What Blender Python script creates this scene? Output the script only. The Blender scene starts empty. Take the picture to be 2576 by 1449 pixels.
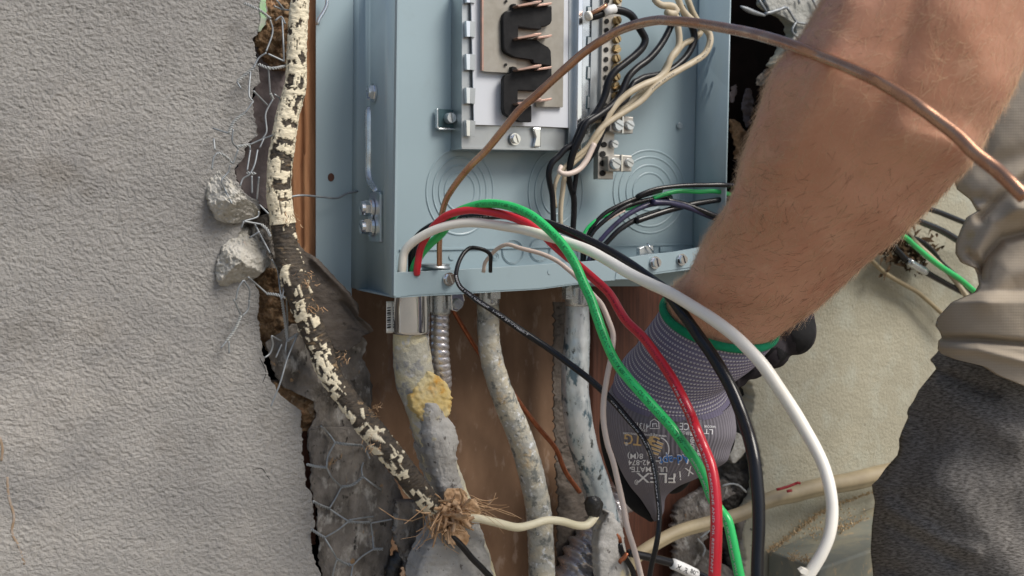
import bpy, math, random
from mathutils import Vector, Matrix, Euler, noise as N
from mathutils.geometry import tessellate_polygon
from mathutils.bvhtree import BVHTree
rnd = random.Random(7)
scene = bpy.context.scene
COL = scene.collection

# ---------------------------------------------------------------- camera, sky, sun, exposure
FPX, CX, CY = 2200.0, 1288.0, 724.5
cam_data = bpy.data.cameras.new('camera'); cam = bpy.data.objects.new('camera', cam_data); COL.objects.link(cam)
cam_data.sensor_width = 36.0; cam_data.lens = 36.0 * FPX / 2576.0
cam_data.clip_start = 0.02; cam_data.clip_end = 400.0
CAM = Vector((0.0, -0.67, 0.0))
ROT = (Matrix.Rotation(math.radians(-30), 3, 'Z') @ Matrix.Rotation(math.radians(90 - 5), 3, 'X') @ Matrix.Rotation(math.radians(-0.4), 3, 'Z'))
cam.matrix_world = Matrix.Translation(CAM) @ ROT.to_4x4()
scene.camera = cam
cam_data.dof.use_dof = True; cam_data.dof.focus_distance = 0.68; cam_data.dof.aperture_fstop = 11.0
SUN_EL, SUN_AZ = 47.0, 150.0
world = bpy.data.worlds.new('World'); scene.world = world; world.use_nodes = True
wn = world.node_tree
sky = wn.nodes.new('ShaderNodeTexSky'); sky.sky_type = 'NISHITA'; sky.sun_disc = False
sky.sun_elevation = math.radians(SUN_EL); sky.sun_rotation = math.radians(SUN_AZ)
sky.air_density = 1.0; sky.dust_density = 2.5; sky.ozone_density = 1.0
wn.links.new(sky.outputs[0], wn.nodes['Background'].inputs[0]); wn.nodes['Background'].inputs[1].default_value = 0.10
sl = bpy.data.lights.new('sun', 'SUN'); sun = bpy.data.objects.new('sun', sl); COL.objects.link(sun)
sl.energy = 2.6; sl.angle = math.radians(26); sl.color = (1.0, 0.95, 0.87)
sun.rotation_euler = Euler((math.radians(43), 0, math.radians(30)))
scene.view_settings.view_transform = 'Standard'; scene.view_settings.look = 'None'
scene.view_settings.gamma = 1.0; scene.view_settings.exposure = 0.18; scene.view_settings.use_curve_mapping = False

# ---------------------------------------------------------------- where things stand: rays from the camera met with upright planes
FWD = ROT @ Vector((0, 0, -1)); UP = ROT @ Vector((0, 1, 0)); RIGHT = ROT @ Vector((1, 0, 0))
def ray(x, y): return ROT @ Vector(((x - CX) / FPX, -(y - CY) / FPX, -1.0))
def W(x, y, d):                     # d = centimetres in front of the open face of the electric box (plane Y = 0)
    r = ray(x, y); return CAM + r * ((-d / 100.0 - CAM.y) / r.y)
def C(x, y, z):                     # z = distance in metres along the view
    return CAM + ray(x, y) * z
def onplane(x, y, p0, n, off=0.0):
    r = ray(x, y); q = p0 + n * off
    return CAM + r * ((q - CAM).dot(n) / r.dot(n))
def depth_of(p): return (p - CAM).dot(FWD)
ORG = {'A1': (500, 0), 'A2': (500, 400), 'A3': (500, 800), 'A4': (500, 1137), 'B1': (1100, 0), 'B2': (1100, 400), 'B3': (1000, 800), 'B4': (1100, 1137),
       'C1': (1700, 0), 'C2': (2033, 0), 'C3': (1700, 400), 'C4': (2033, 400), 'C5': (1550, 800), 'C6': (1550, 1137), 'C7': (2033, 800), 'C8': (2033, 1137), 'D': None}
def R(s):
    """'B1 10,20 30,40,-3 B2 ...' -> list of survey points [x, y, extra...]"""
    out = []; o = None
    for tok in s.split():
        if tok in ORG: o = ORG[tok]; continue
        v = [float(a) for a in tok.split(',')]
        if o is not None:
            v[0] = (o[0] + v[0] / 3.623) * 0.94255; v[1] = (o[1] + v[1] / 3.623) * 0.94255
        out.append(v)
    return out

# ---------------------------------------------------------------- scene bookkeeping
def link(o): COL.objects.link(o); return o
def mesh_obj(name, verts, faces, mat, parent=None, smooth=True, uv=None, attr=None):
    me = bpy.data.meshes.new(name); me.from_pydata([tuple(v) for v in verts], [], faces); me.update()
    if smooth: me.polygons.foreach_set('use_smooth', [True] * len(me.polygons))
    if uv is not None:
        l = me.uv_layers.new(name='UVMap'); li = [0] * len(me.loops); me.loops.foreach_get('vertex_index', li)
        flat = []
        for i in li: flat.extend(uv[i])
        l.data.foreach_set('uv', flat)
    if attr:
        for k, vals in attr.items():
            a = me.attributes.new(k, 'FLOAT', 'POINT'); a.data.foreach_set('value', vals)
    if mat: me.materials.append(mat)
    o = link(bpy.data.objects.new(name, me))
    if parent is not None: attach(o, parent)
    return o
def attach(o, p):
    o.parent = p; o.matrix_parent_inverse = world_of(p).inverted()
def world_of(p):
    m = p.matrix_basis.copy()
    if p.parent: m = world_of(p.parent) @ p.matrix_parent_inverse @ m
    return m
def tag(o, label, cat, group=None, kind=None):
    o['label'] = label; o['category'] = cat
    if group: o['group'] = group
    if kind: o['kind'] = kind
    return o
def thing(name, label, cat, loc, group=None):
    o = link(bpy.data.objects.new(name, None)); o.location = loc; o.empty_display_size = 0.02
    return tag(o, label, cat, group)
def stuff(o): o['kind'] = 'stuff'; return o

# ---------------------------------------------------------------- materials
def M(name, c1, c2=None, ns=40, rough=.6, metal=0, bump=0, bs=200, bd=.0006, spots=(), lo=.35, hi=.65, stretch=None, rot=None, det=6, coat=0, sss=0, spec=.5, bump2=None, co='Object', rv=0, voro=False):
    m = bpy.data.materials.new(name); m.use_nodes = True; t = m.node_tree; n = t.nodes; L = t.links
    b = n['Principled BSDF']
    b.inputs['Roughness'].default_value = rough; b.inputs['Metallic'].default_value = metal
    b.inputs['Specular IOR Level'].default_value = spec; b.inputs['Coat Weight'].default_value = coat
    if sss:
        b.inputs['Subsurface Weight'].default_value = sss; b.inputs['Subsurface Radius'].default_value = (1, .35, .2); b.inputs['Subsurface Scale'].default_value = .004
    tc = n.new('ShaderNodeTexCoord'); src = tc.outputs[co]
    if stretch or rot:
        mp = n.new('ShaderNodeMapping'); L.new(src, mp.inputs[0]); mp.inputs['Scale'].default_value = stretch or (1, 1, 1)
        mp.inputs['Rotation'].default_value = rot or (0, 0, 0); src = mp.outputs[0]
    def nz(scale, detail=det, r=.6):
        x = n.new('ShaderNodeTexNoise'); x.inputs['Scale'].default_value = scale; x.inputs['Detail'].default_value = detail; x.inputs['Roughness'].default_value = r
        L.new(src, x.inputs['Vector']); return x.outputs['Fac']
    def ramp(f, a, bb):
        r = n.new('ShaderNodeMapRange'); L.new(f, r.inputs[0]); r.inputs[1].default_value = a; r.inputs[2].default_value = bb; return r.outputs[0]
    def mix(f, A, B):
        x = n.new('ShaderNodeMix'); x.data_type = 'RGBA'; L.new(f, x.inputs[0])
        for v, s in ((A, x.inputs[6]), (B, x.inputs[7])):
            if hasattr(v, 'is_linked') or hasattr(v, 'links'): L.new(v, s)
            else: s.default_value = (*v, 1)
        return x.outputs[2]
    col = c1
    if c2: col = mix(ramp(nz(ns), lo, hi), c1, c2)
    for s in spots: col = mix(ramp(nz(s[1]), s[2], s[3]), col, s[0])
    if isinstance(col, tuple): b.inputs['Base Color'].default_value = (*col, 1)
    else: L.new(col, b.inputs['Base Color'])
    if rv:
        q = n.new('ShaderNodeMapRange'); L.new(nz(ns * 2), q.inputs[0]); q.inputs[1].default_value = .3; q.inputs[2].default_value = .7
        q.inputs[3].default_value = max(0, rough - rv); q.inputs[4].default_value = min(1, rough + rv); L.new(q.outputs[0], b.inputs['Roughness'])
    last = None
    for bb in ((bump, bs, bd), bump2):
        if bb and bb[0]:
            bn = n.new('ShaderNodeBump'); bn.inputs['Strength'].default_value = bb[0]; bn.inputs['Distance'].default_value = bb[2]
            L.new(nz(bb[1], 4), bn.inputs['Height'])
            if last: L.new(last, bn.inputs['Normal'])
            last = bn.outputs[0]
    if last: L.new(last, b.inputs['Normal'])
    m['_'] = 1
    return m
def srgb(r, g, b):
    f = lambda c: ((c / 255) / 12.92 if c / 255 <= .04045 else ((c / 255 + .055) / 1.055) ** 2.4)
    return (f(r), f(g), f(b))
def attr_mix(m, attr, c_from, c_to, rough=None):
    """mix the base colour of material m by a float attribute of the mesh"""
    t = m.node_tree; n = t.nodes; L = t.links; b = n['Principled BSDF']
    a = n.new('ShaderNodeAttribute'); a.attribute_name = attr
    x = n.new('ShaderNodeMix'); x.data_type = 'RGBA'; L.new(a.outputs['Fac'], x.inputs[0])
    if b.inputs['Base Color'].is_linked: L.new(b.inputs['Base Color'].links[0].from_socket, x.inputs[6])
    else: x.inputs[6].default_value = b.inputs['Base Color'].default_value
    x.inputs[7].default_value = (*c_to, 1); L.new(x.outputs[2], b.inputs['Base Color'])
    return m

mt = {}
mt['stucco'] = M('grey_stucco', (.345, .335, .32), (.28, .273, .265), ns=9, rough=.92, bump=1, bs=300, bd=.0026, spots=[((.22, .21, .195), 45, .60, .78), ((.42, .40, .375), 7, .52, .72), ((.24, .225, .205), 11, .58, .74), ((.30, .22, .15), 55, .72, .8)], stretch=(1, 1, 1.25), spec=.2)
mt['stucco_r'] = M('cream_stucco', (.46, .435, .34), (.38, .36, .28), ns=9, rough=.92, bump=.8, bs=260, bd=.0022, spots=[((.46, .46, .38), 30, .5, .7), ((.17, .165, .12), 95, .66, .74), ((.5, .36, .2), 34, .72, .8)], spec=.2)
mt['brown_coat'] = M('brown_coat_mortar', (.30, .20, .115), (.10, .055, .028), ns=95, rough=.95, bump=1, bs=260, bd=.003, spots=[((.42, .24, .13), 60, .58, .68), ((.42, .33, .23), 120, .6, .7)], spec=.2)
mt['felt'] = M('weathered_building_felt', (.24, .215, .19), (.085, .075, .065), ns=26, rough=.9, bump=1, bs=220, bd=.002, lo=.40, hi=.62, spots=[((.44, .42, .385), 60, .55, .68), ((.36, .23, .12), 70, .64, .70), ((.04, .035, .03), 110, .62, .68)], stretch=(1.4, 1, .8))
mt['felt_mauve'] = M('mauve_building_paper', (.20, .165, .16), (.13, .105, .105), ns=30, rough=.9, bump=.5, bs=220, bd=.001, spots=[((.09, .06, .04), 50, .62, .75)])
mt['felt_black'] = M('black_tar_felt', (.075, .062, .052), (.14, .115, .095), ns=40, rough=.75, bump=.8, bs=150, bd=.0012, spots=[((.03, .025, .02), 80, .55, .7)], stretch=(1, 1, 2))
mt['tar'] = M('black_tar', (.012, .011, .011), (.04, .036, .034), ns=70, rough=.6, bump=.9, bs=120, bd=.003, spots=[((.13, .12, .11), 60, .66, .75)])
mt['plywood'] = M('brown_plywood', (.25, .15, .09), (.16, .09, .05), ns=14, rough=.75, bump=.2, bs=90, bd=.0005, spots=[((.42, .32, .25), 60, .57, .75), ((.12, .055, .03), 30, .60, .8)], stretch=(1.8, 1, .7))
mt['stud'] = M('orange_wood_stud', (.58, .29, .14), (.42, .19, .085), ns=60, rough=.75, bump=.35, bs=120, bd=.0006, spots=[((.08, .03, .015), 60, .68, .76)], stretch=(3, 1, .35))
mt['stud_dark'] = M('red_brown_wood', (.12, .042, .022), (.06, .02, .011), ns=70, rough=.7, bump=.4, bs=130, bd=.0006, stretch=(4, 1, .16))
mt['cavity'] = M('cavity_shade_black', (.004, .003, .003), (.002, .002, .002), ns=20, rough=1, spec=0)  # near-black base colour stands in for the shade deep in the cavity
mt['chunk'] = M('grey_plaster_chunk', (.58, .56, .51), (.44, .42, .37), ns=70, rough=.95, bump=1, bs=240, bd=.003, spots=[((.33, .31, .21), 45, .6, .75), ((.52, .36, .28), 60, .66, .76), ((.62, .61, .58), 140, .58, .7)], spec=.2)
mt['scratch'] = M('pale_scratch_coat', (.46, .46, .43), (.33, .34, .32), ns=40, rough=.95, bump=1, bs=130, bd=.003, spec=.2)
mt['green_paint'] = M('green_paint_patch', (.30, .52, .27), (.42, .42, .38), ns=90, rough=.8, bump=.6, bs=200, bd=.001)
mt['panel'] = M('grey_blue_enamel', (.315, .41, .45), (.30, .39, .43), ns=8, rough=.32, bump=.08, bs=500, bd=.0002, coat=.1, spots=[((.27, .34, .37), 14, .62, .8), ((.42, .44, .42), 150, .73, .77)])
mt['panel_dark'] = M('panel_shadow_gap', (.02, .02, .022), rough=.8)
mt['zinc'] = M('zinc_plate', (.70, .74, .76), (.54, .58, .61), ns=60, rough=.26, metal=.75, rv=.1)
mt['zinc_bright'] = M('bright_zinc', (.78, .80, .82), rough=.16, metal=1)
mt['zinc_iris'] = M('rainbow_zinc', (.62, .60, .70), (.55, .66, .66), ns=60, rough=.3, metal=.9)
mt['tray'] = M('galvanised_tray', (.50, .53, .54), (.40, .43, .44), ns=18, rough=.38, metal=.85, rv=.08)
mt['teal_steel'] = M('dark_teal_steel', (.09, .16, .18), (.05, .09, .10), ns=30, rough=.35, metal=.6)
mt['insul'] = M('white_insulator', (.66, .69, .74), (.62, .65, .70), ns=12, rough=.5)
mt['busplate'] = M('tin_plated_bus', (.36, .34, .30), (.28, .26, .22), ns=50, rough=.5, metal=.4, bump=.1, bs=300)
mt['black_plastic'] = M('black_moulded_plastic', (.012, .012, .013), (.02, .02, .021), ns=120, rough=.5, bump=.3, bs=300, bd=.0004, spec=.15)
mt['copper_blade'] = M('plated_copper', (.48, .30, .24), (.36, .26, .22), ns=120, rough=.5, metal=.7)
mt['brass'] = M('brass_screw', (.52, .40, .22), (.34, .24, .12), ns=200, rough=.35, metal=.9)
mt['alum'] = M('aluminium_bar', (.50, .48, .44), (.42, .40, .36), ns=60, rough=.42, metal=.7)
mt['hole'] = M('bore', (.01, .01, .01), rough=.9)
mt['copper'] = M('bare_copper', (.60, .36, .23), (.42, .21, .13), ns=50, rough=.26, metal=.8, bump=.12, bs=220, bd=.0003, stretch=(1, 1, 1), rv=.12)
mt['copper_end'] = M('copper_end', (.45, .16, .08), (.3, .10, .05), ns=200, rough=.4, metal=.8)
mt['green'] = M('green_insulation', (.03, .60, .16), (.03, .52, .13), ns=20, rough=.34, coat=.15, bump=.05, bs=300)
mt['red'] = M('red_insulation', (.66, .02, .04), (.55, .016, .03), ns=20, rough=.32, coat=.2, bump=.05, bs=300)
mt['white'] = M('white_insulation', (.93, .91, .84), (.87, .83, .73), ns=16, rough=.4, spots=[((.55, .48, .38), 70, .7, .8)], coat=.1)
mt['black'] = M('black_insulation', (.008, .008, .009), (.012, .012, .014), ns=40, rough=.22, spec=.4, bump=.08, bs=200)
mt['black_in'] = M('stiff_black_wire', (.006, .007, .010), (.012, .012, .014), ns=150, rough=.32, spec=.3, bump=.25, bs=260, spots=[((.25, .26, .28), 420, .70, .76)])
mt['purple'] = M('purple_black_wire', (.05, .045, .11), (.02, .02, .04), ns=40, rough=.25)
mt['cream'] = M('aged_cream_wire', (.58, .50, .37), (.44, .37, .25), ns=50, rough=.5, spots=[((.12, .08, .045), 260, .68, .74)])
mt['pink'] = M('pinkish_white_wire', (.68, .56, .48), (.62, .52, .46), ns=30, rough=.42)
mt['cable_white'] = M('yellowed_white_wire', (.80, .74, .55), (.72, .66, .46), ns=30, rough=.42, spots=[((.2, .15, .1), 200, .74, .78)])
mt['romex'] = M('aged_sheathed_cable', (.42, .345, .215), (.32, .26, .165), ns=24, rough=.55, spots=[((.10, .075, .045), 40, .66, .76)])
mt['mark_red'] = M('red_ink', (.32, .01, .015), rough=.6)
mt['dark_ink'] = M('dark_ink', (.02, .02, .022), rough=.6)
mt['green_ink'] = M('dark_green_ink', (.002, .11, .03), rough=.5)
mt['red_ink'] = M('dark_red_ink', (.22, .004, .02), rough=.5)
mt['pale_ink'] = M('pale_ink', (.55, .55, .57), rough=.6)
mt['white_ink'] = M('white_print', (.85, .85, .88), rough=.8)
mt['tan_ink'] = M('tan_print', (.66, .46, .22), rough=.8)
mt['blue_ink'] = M('blue_print', (.06, .22, .62), rough=.8)
mt['tape'] = M('white_tape', (.80, .80, .79), (.7, .7, .69), ns=60, rough=.6)
mt['black_tape'] = M('crumpled_black_tape', (.012, .012, .012), (.03, .03, .03), ns=100, rough=.35, bump=1, bs=150, bd=.002)
mt['conduit_foam'] = M('cement_splashed_conduit', (.46, .44, .36), (.66, .59, .38), ns=34, rough=.85, bump=1, bs=170, bd=.002, lo=.44, hi=.56, spots=[((.30, .30, .29), 50, .53, .58), ((.58, .57, .54), 90, .58, .64), ((.06, .05, .045), 70, .66, .70)])
mt['foam'] = M('yellow_foam', (.66, .56, .32), (.60, .44, .16), ns=70, rough=.8, bump=.8, bs=110, bd=.002, spots=[((.55, .27, .03), 50, .56, .68), ((.42, .40, .38), 40, .62, .7)])
mt['cement'] = M('grey_cement_slop', (.44, .43, .41), (.34, .33, .31), ns=30, rough=.92, bump=1, bs=200, bd=.0015, lo=.42, hi=.58, spots=[((.14, .13, .12), 170, .61, .66), ((.50, .44, .28), 26, .64, .70)])
mt['emt_old'] = M('corroded_conduit', (.40, .40, .37), (.52, .48, .38), ns=60, rough=.55, metal=.15, bump=1, bs=260, bd=.0012, lo=.42, hi=.58, spots=[((.18, .19, .18), 110, .53, .62), ((.58, .42, .22), 34, .60, .7), ((.70, .72, .74), 190, .57, .66), ((.08, .11, .10), 48, .66, .72)])
mt['emt_blue'] = M('galvanised_conduit', (.46, .53, .57), (.64, .68, .70), ns=50, rough=.34, metal=.55, bump=.5, bs=200, bd=.0008, lo=.42, hi=.58, spots=[((.12, .18, .22), 70, .56, .61), ((.07, .08, .08), 120, .62, .67)], stretch=(1.2, 1, .6), rv=.12)
mt['flexm'] = M('flexible_steel', (.66, .63, .63), (.52, .49, .50), ns=70, rough=.3, metal=.75, rv=.08)
mt['twine'] = M('galvanised_tie_wire', (.24, .265, .29), (.36, .38, .39), ns=160, rough=.5, metal=.5, spots=[((.25, .18, .12), 120, .68, .75)])
mt['pale_wire'] = M('mortar_stained_wire', (.44, .45, .44), (.32, .34, .35), ns=200, rough=.8, bump=.8, bs=500, bd=.0005)
mt['barkpaint'] = M('tarred_braid', (.035, .030, .026), (.09, .07, .05), ns=120, rough=.8, bump=.9, bs=260, bd=.0012, spots=[((.30, .21, .12), 90, .60, .7)], stretch=(1, 1, 2.4))
attr_mix(mt['barkpaint'], 'paint', None, (.80, .72, .54))
mt['flake'] = M('cream_paint_flake', (.74, .66, .50), (.64, .53, .36), ns=90, rough=.75, bump=.5, bs=260, bd=.0008)
mt['fray'] = M('frayed_fibre', (.68, .47, .29), (.45, .26, .13), ns=110, rough=.85)
mt['debris'] = M('dry_leaf_litter', (.12, .07, .03), (.05, .03, .015), ns=90, rough=.9)
mt['skin'] = M('tanned_skin', (.63, .335, .225), (.54, .27, .175), ns=11, rough=.42, bump=.5, bs=380, bd=.0005, lo=.42, hi=.58, spots=[((.58, .25, .16), 30, .55, .8), ((.26, .10, .05), 150, .765, .78), ((.66, .38, .26), 50, .58, .76)], sss=.12, bump2=(.3, 130, .0006), spec=.4)
mt['hair'] = M('fair_arm_hair', (.80, .58, .38), rough=.5)
mt['hair_dark'] = M('dark_arm_hair', (.16, .075, .04), rough=.5)
mt['shirt'] = M('stone_knit_shirt', (.50, .43, .345), (.44, .375, .29), ns=12, rough=.95, spots=[((.42, .33, .17), 14, .68, .8)], spec=.15)
mt['denim'] = M('black_denim', (.088, .080, .072), (.112, .103, .095), ns=30, rough=.95, spec=.1)
mt['glove'] = M('grey_violet_knit_glove', (.25, .235, .27), (.215, .20, .235), ns=30, rough=.85, spec=.2)
mt['nitrile'] = M('black_nitrile_coating', (.010, .010, .011), (.016, .016, .017), ns=60, rough=.75, bump=.3, bs=500, bd=.0005, spec=.15)
mt['glove_back'] = M('dark_glove_knit', (.045, .04, .046), (.03, .027, .03), ns=40, rough=.9, spec=.1)
mt['green_rim'] = M('green_glove_hem', (.0, .26, .12), (.0, .2, .09), ns=300, rough=.9, bump=.5, bs=900)
mt['pvc'] = M('grey_utility_enclosure', (.24, .25, .215), (.19, .205, .185), ns=12, rough=.7, spots=[((.38, .35, .25), 20, .45, .7), ((.5, .38, .23), 90, .62, .72)])
mt['dirt'] = M('sandy_dirt', (.62, .47, .29), (.42, .30, .17), ns=140, rough=.95, bump=1, bs=400, bd=.001)
mt['soil'] = M('dry_soil', (.30, .26, .2), (.22, .19, .15), ns=3, rough=.95)

def pattern(m, kind):
    t = m.node_tree; n = t.nodes; L = t.links; b = n['Principled BSDF']
    uv = n.new('ShaderNodeTexCoord'); sep = n.new('ShaderNodeSeparateXYZ'); L.new(uv.outputs['UV'], sep.inputs[0])
    def mth(op, a, bb=None):
        x = n.new('ShaderNodeMath'); x.operation = op
        for i, v in enumerate((a, bb)):
            if v is None: continue
            if isinstance(v, (int, float)): x.inputs[i].default_value = v
            else: L.new(v, x.inputs[i])
        return x.outputs[0]
    u, v = sep.outputs[0], sep.outputs[1]
    old = b.inputs['Base Color'].links[0].from_socket if b.inputs['Base Color'].is_linked else None
    def paint(f, c):
        x = n.new('ShaderNodeMix'); x.data_type = 'RGBA'; L.new(f, x.inputs[0]); L.new(b.inputs['Base Color'].links[0].from_socket, x.inputs[6]); x.inputs[7].default_value = (*c, 1); L.new(x.outputs[2], b.inputs['Base Color'])
    if kind == 'cuff':           # u = angle 0..1, v = cm along
        rows = mth('SINE', mth('MULTIPLY', v, 2 * math.pi / .33))
        r1 = mth('GREATER_THAN', rows, .35)
        dots = mth('GREATER_THAN', mth('SINE', mth('MULTIPLY', u, 2 * math.pi * 110)), -.25)
        lim = mth('LESS_THAN', v, 6.6)
        paint(mth('MULTIPLY', mth('MULTIPLY', mth('MULTIPLY', r1, dots), lim), .7), (.66, .63, .62))
        rib = mth('SINE', mth('MULTIPLY', u, 2 * math.pi * 110)); h = mth('ADD', mth('MULTIPLY', rows, mth('MULTIPLY', lim, .8)), mth('MULTIPLY', rib, .5))
    elif kind == 'shirt':
        a = mth('SINE', mth('MULTIPLY', mth('ADD', u, mth('MULTIPLY', v, .58)), 7.5)); c = mth('SINE', mth('MULTIPLY', mth('SUBTRACT', u, mth('MULTIPLY', v, .58)), 7.5)); h = mth('MULTIPLY', a, c)
        paint(mth('MULTIPLY', mth('GREATER_THAN', h, .30), .14), (.22, .18, .15))
        h = mth('MULTIPLY', h, -1)
    elif kind == 'denim':
        mp = n.new('ShaderNodeMapping'); L.new(uv.outputs['UV'], mp.inputs[0]); mp.inputs['Rotation'].default_value = (0, 0, math.radians(-52)); mp.inputs['Scale'].default_value = (.7, 2.4, 1)
        x = n.new('ShaderNodeTexNoise'); x.inputs['Scale'].default_value = 1.0; x.inputs['Detail'].default_value = 3; x.inputs['Roughness'].default_value = .7; L.new(mp.outputs[0], x.inputs['Vector'])
        mp2 = n.new('ShaderNodeMapping'); L.new(uv.outputs['UV'], mp2.inputs[0]); mp2.inputs['Rotation'].default_value = (0, 0, math.radians(30)); mp2.inputs['Scale'].default_value = (.8, 3.0, 1)
        y = n.new('ShaderNodeTexNoise'); y.inputs['Scale'].default_value = 1.0; y.inputs['Detail'].default_value = 2; L.new(mp2.outputs[0], y.inputs['Vector'])
        f = n.new('ShaderNodeMapRange'); L.new(mth('ADD', x.outputs['Fac'], mth('MULTIPLY', y.outputs['Fac'], .6)), f.inputs[0]); f.inputs[1].default_value = .66; f.inputs[2].default_value = 1.0; f.inputs[4].default_value = .8
        big = n.new('ShaderNodeTexNoise'); big.inputs['Scale'].default_value = .05; L.new(uv.outputs['UV'], big.inputs['Vector'])
        g = n.new('ShaderNodeMapRange'); L.new(big.outputs['Fac'], g.inputs[0]); g.inputs[1].default_value = .3; g.inputs[2].default_value = .7; g.inputs[3].default_value = .8; g.inputs[4].default_value = 1.0
        paint(mth('MULTIPLY', f.outputs[0], g.outputs[0]), (.37, .35, .325)); h = x.outputs['Fac']
    bn = n.new('ShaderNodeBump'); bn.inputs['Strength'].default_value = {'shirt': .12, 'denim': .28}.get(kind, .5); bn.inputs['Distance'].default_value = .0005; L.new(h, bn.inputs['Height']); L.new(bn.outputs[0], b.inputs['Normal'])
def ribs(m):
    t = m.node_tree; n = t.nodes; L = t.links; b = n['Principled BSDF']; uv = n.new('ShaderNodeTexCoord'); mp = n.new('ShaderNodeMapping'); L.new(uv.outputs['UV'], mp.inputs[0]); mp.inputs['Scale'].default_value = (90, .12, 1)
    w = n.new('ShaderNodeTexWave'); w.inputs['Scale'].default_value = .32; w.inputs['Distortion'].default_value = .6; L.new(mp.outputs[0], w.inputs['Vector'])
    bn = n.new('ShaderNodeBump'); bn.inputs['Strength'].default_value = .8; bn.inputs['Distance'].default_value = .0006; L.new(w.outputs['Fac'], bn.inputs['Height']); L.new(bn.outputs[0], b.inputs['Normal'])
    x = n.new('ShaderNodeMix'); x.data_type = 'RGBA'; x.blend_type = 'MULTIPLY'; x.inputs[0].default_value = .25; L.new(b.inputs['Base Color'].links[0].from_socket, x.inputs[6]); L.new(w.outputs['Color'], x.inputs[7]); L.new(x.outputs[2], b.inputs['Base Color'])
ribs(mt['glove'])
mt['cuffm'] = M('dotted_knit_cuff', (.19, .175, .25), (.16, .145, .215), ns=30, rough=.85, spec=.2)
pattern(mt['cuffm'], 'cuff'); pattern(mt['shirt'], 'shirt'); pattern(mt['denim'], 'denim')

# ---------------------------------------------------------------- shape builders
def spline(P, step):
    """Catmull-Rom through rows of equal length; sampled about every `step` survey units of x,y"""
    if len(P) == 2: P = [P[0], [(a + b) / 2 for a, b in zip(*P)], P[1]]
    Q = [[2 * a - b for a, b in zip(P[0], P[1])]] + P + [[2 * a - b for a, b in zip(P[-1], P[-2])]]
    out = []
    for i in range(1, len(Q) - 2):
        p0, p1, p2, p3 = Q[i - 1:i + 3]
        L = math.hypot(p2[0] - p1[0], p2[1] - p1[1]); n = max(1, int(L / step))
        d1 = max(math.hypot(p1[0] - p0[0], p1[1] - p0[1]), 1e-3) ** .5; d2 = max(L, 1e-3) ** .5; d3 = max(math.hypot(p3[0] - p2[0], p3[1] - p2[1]), 1e-3) ** .5
        for k in range(n):
            t = k / n; row = []
            for a, b, c, d in zip(p0, p1, p2, p3):
                m1 = (b - a) / d1 - (c - a) / (d1 + d2) + (c - b) / d2; m2 = (c - b) / d2 - (d - b) / (d2 + d3) + (d - c) / d3
                m1 *= d2; m2 *= d2
                row.append((2 * b - 2 * c + m1 + m2) * t ** 3 + (-3 * b + 3 * c - 2 * m1 - m2) * t * t + m1 * t + b)
            out.append(row)
    out.append(list(P[-1])); return out
class Path: pass
def frames(pts, rads):
    F = Path(); F.p = pts; F.r = rads; F.t = []; F.n = []; F.b = []; F.s = [0]
    n = len(pts)
    for i in range(n):
        t = (pts[min(i + 1, n - 1)] - pts[max(i - 1, 0)])
        if t.length < 1e-9: t = Vector((0, 0, 1))
        t.normalize(); v = CAM - pts[i]; v = v - t * v.dot(t); v.normalize()
        if i and F.n and v.dot(F.n[-1]) < .2:
            v = F.n[-1] - t * F.n[-1].dot(t); v.normalize()
        F.t.append(t); F.n.append(v); F.b.append(t.cross(v))
        if i: F.s.append(F.s[-1] + (pts[i] - pts[i - 1]).length)
    return F
def tube_pts(P, r, mode, step, dflt):
    """P rows: x, y, [depth], [radius]  (missing values are interpolated between the rows that have them)"""
    n = len(P); dep = [p[2] if len(p) > 2 else None for p in P]; rad = [p[3] if len(p) > 3 else None for p in P]
    def fill(a, d):
        k = [i for i, v in enumerate(a) if v is not None]
        if not k: return [d] * n
        cum = [0]
        for i in range(1, n): cum.append(cum[-1] + math.hypot(P[i][0] - P[i - 1][0], P[i][1] - P[i - 1][1]))
        o = []
        for i in range(n):
            lo = [j for j in k if j <= i]; hi = [j for j in k if j >= i]
            if not lo: o.append(a[hi[0]]); continue
            if not hi: o.append(a[lo[-1]]); continue
            if lo[-1] == hi[0]: o.append(a[i]); continue
            f = (cum[i] - cum[lo[-1]]) / (cum[hi[0]] - cum[lo[-1]]); o.append(a[lo[-1]] * (1 - f) + a[hi[0]] * f)
        return o
    dep = fill(dep, dflt); rad = fill(rad, r)
    S = spline([[p[0], p[1], d, q] for p, d, q in zip(P, dep, rad)], step)
    fn = W if mode == 'd' else C
    pts = [fn(s[0], s[1], s[2]) for s in S]
    return frames(pts, [max(.05, s[3]) * depth_of(p) / FPX for s, p in zip(S, pts)])
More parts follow.
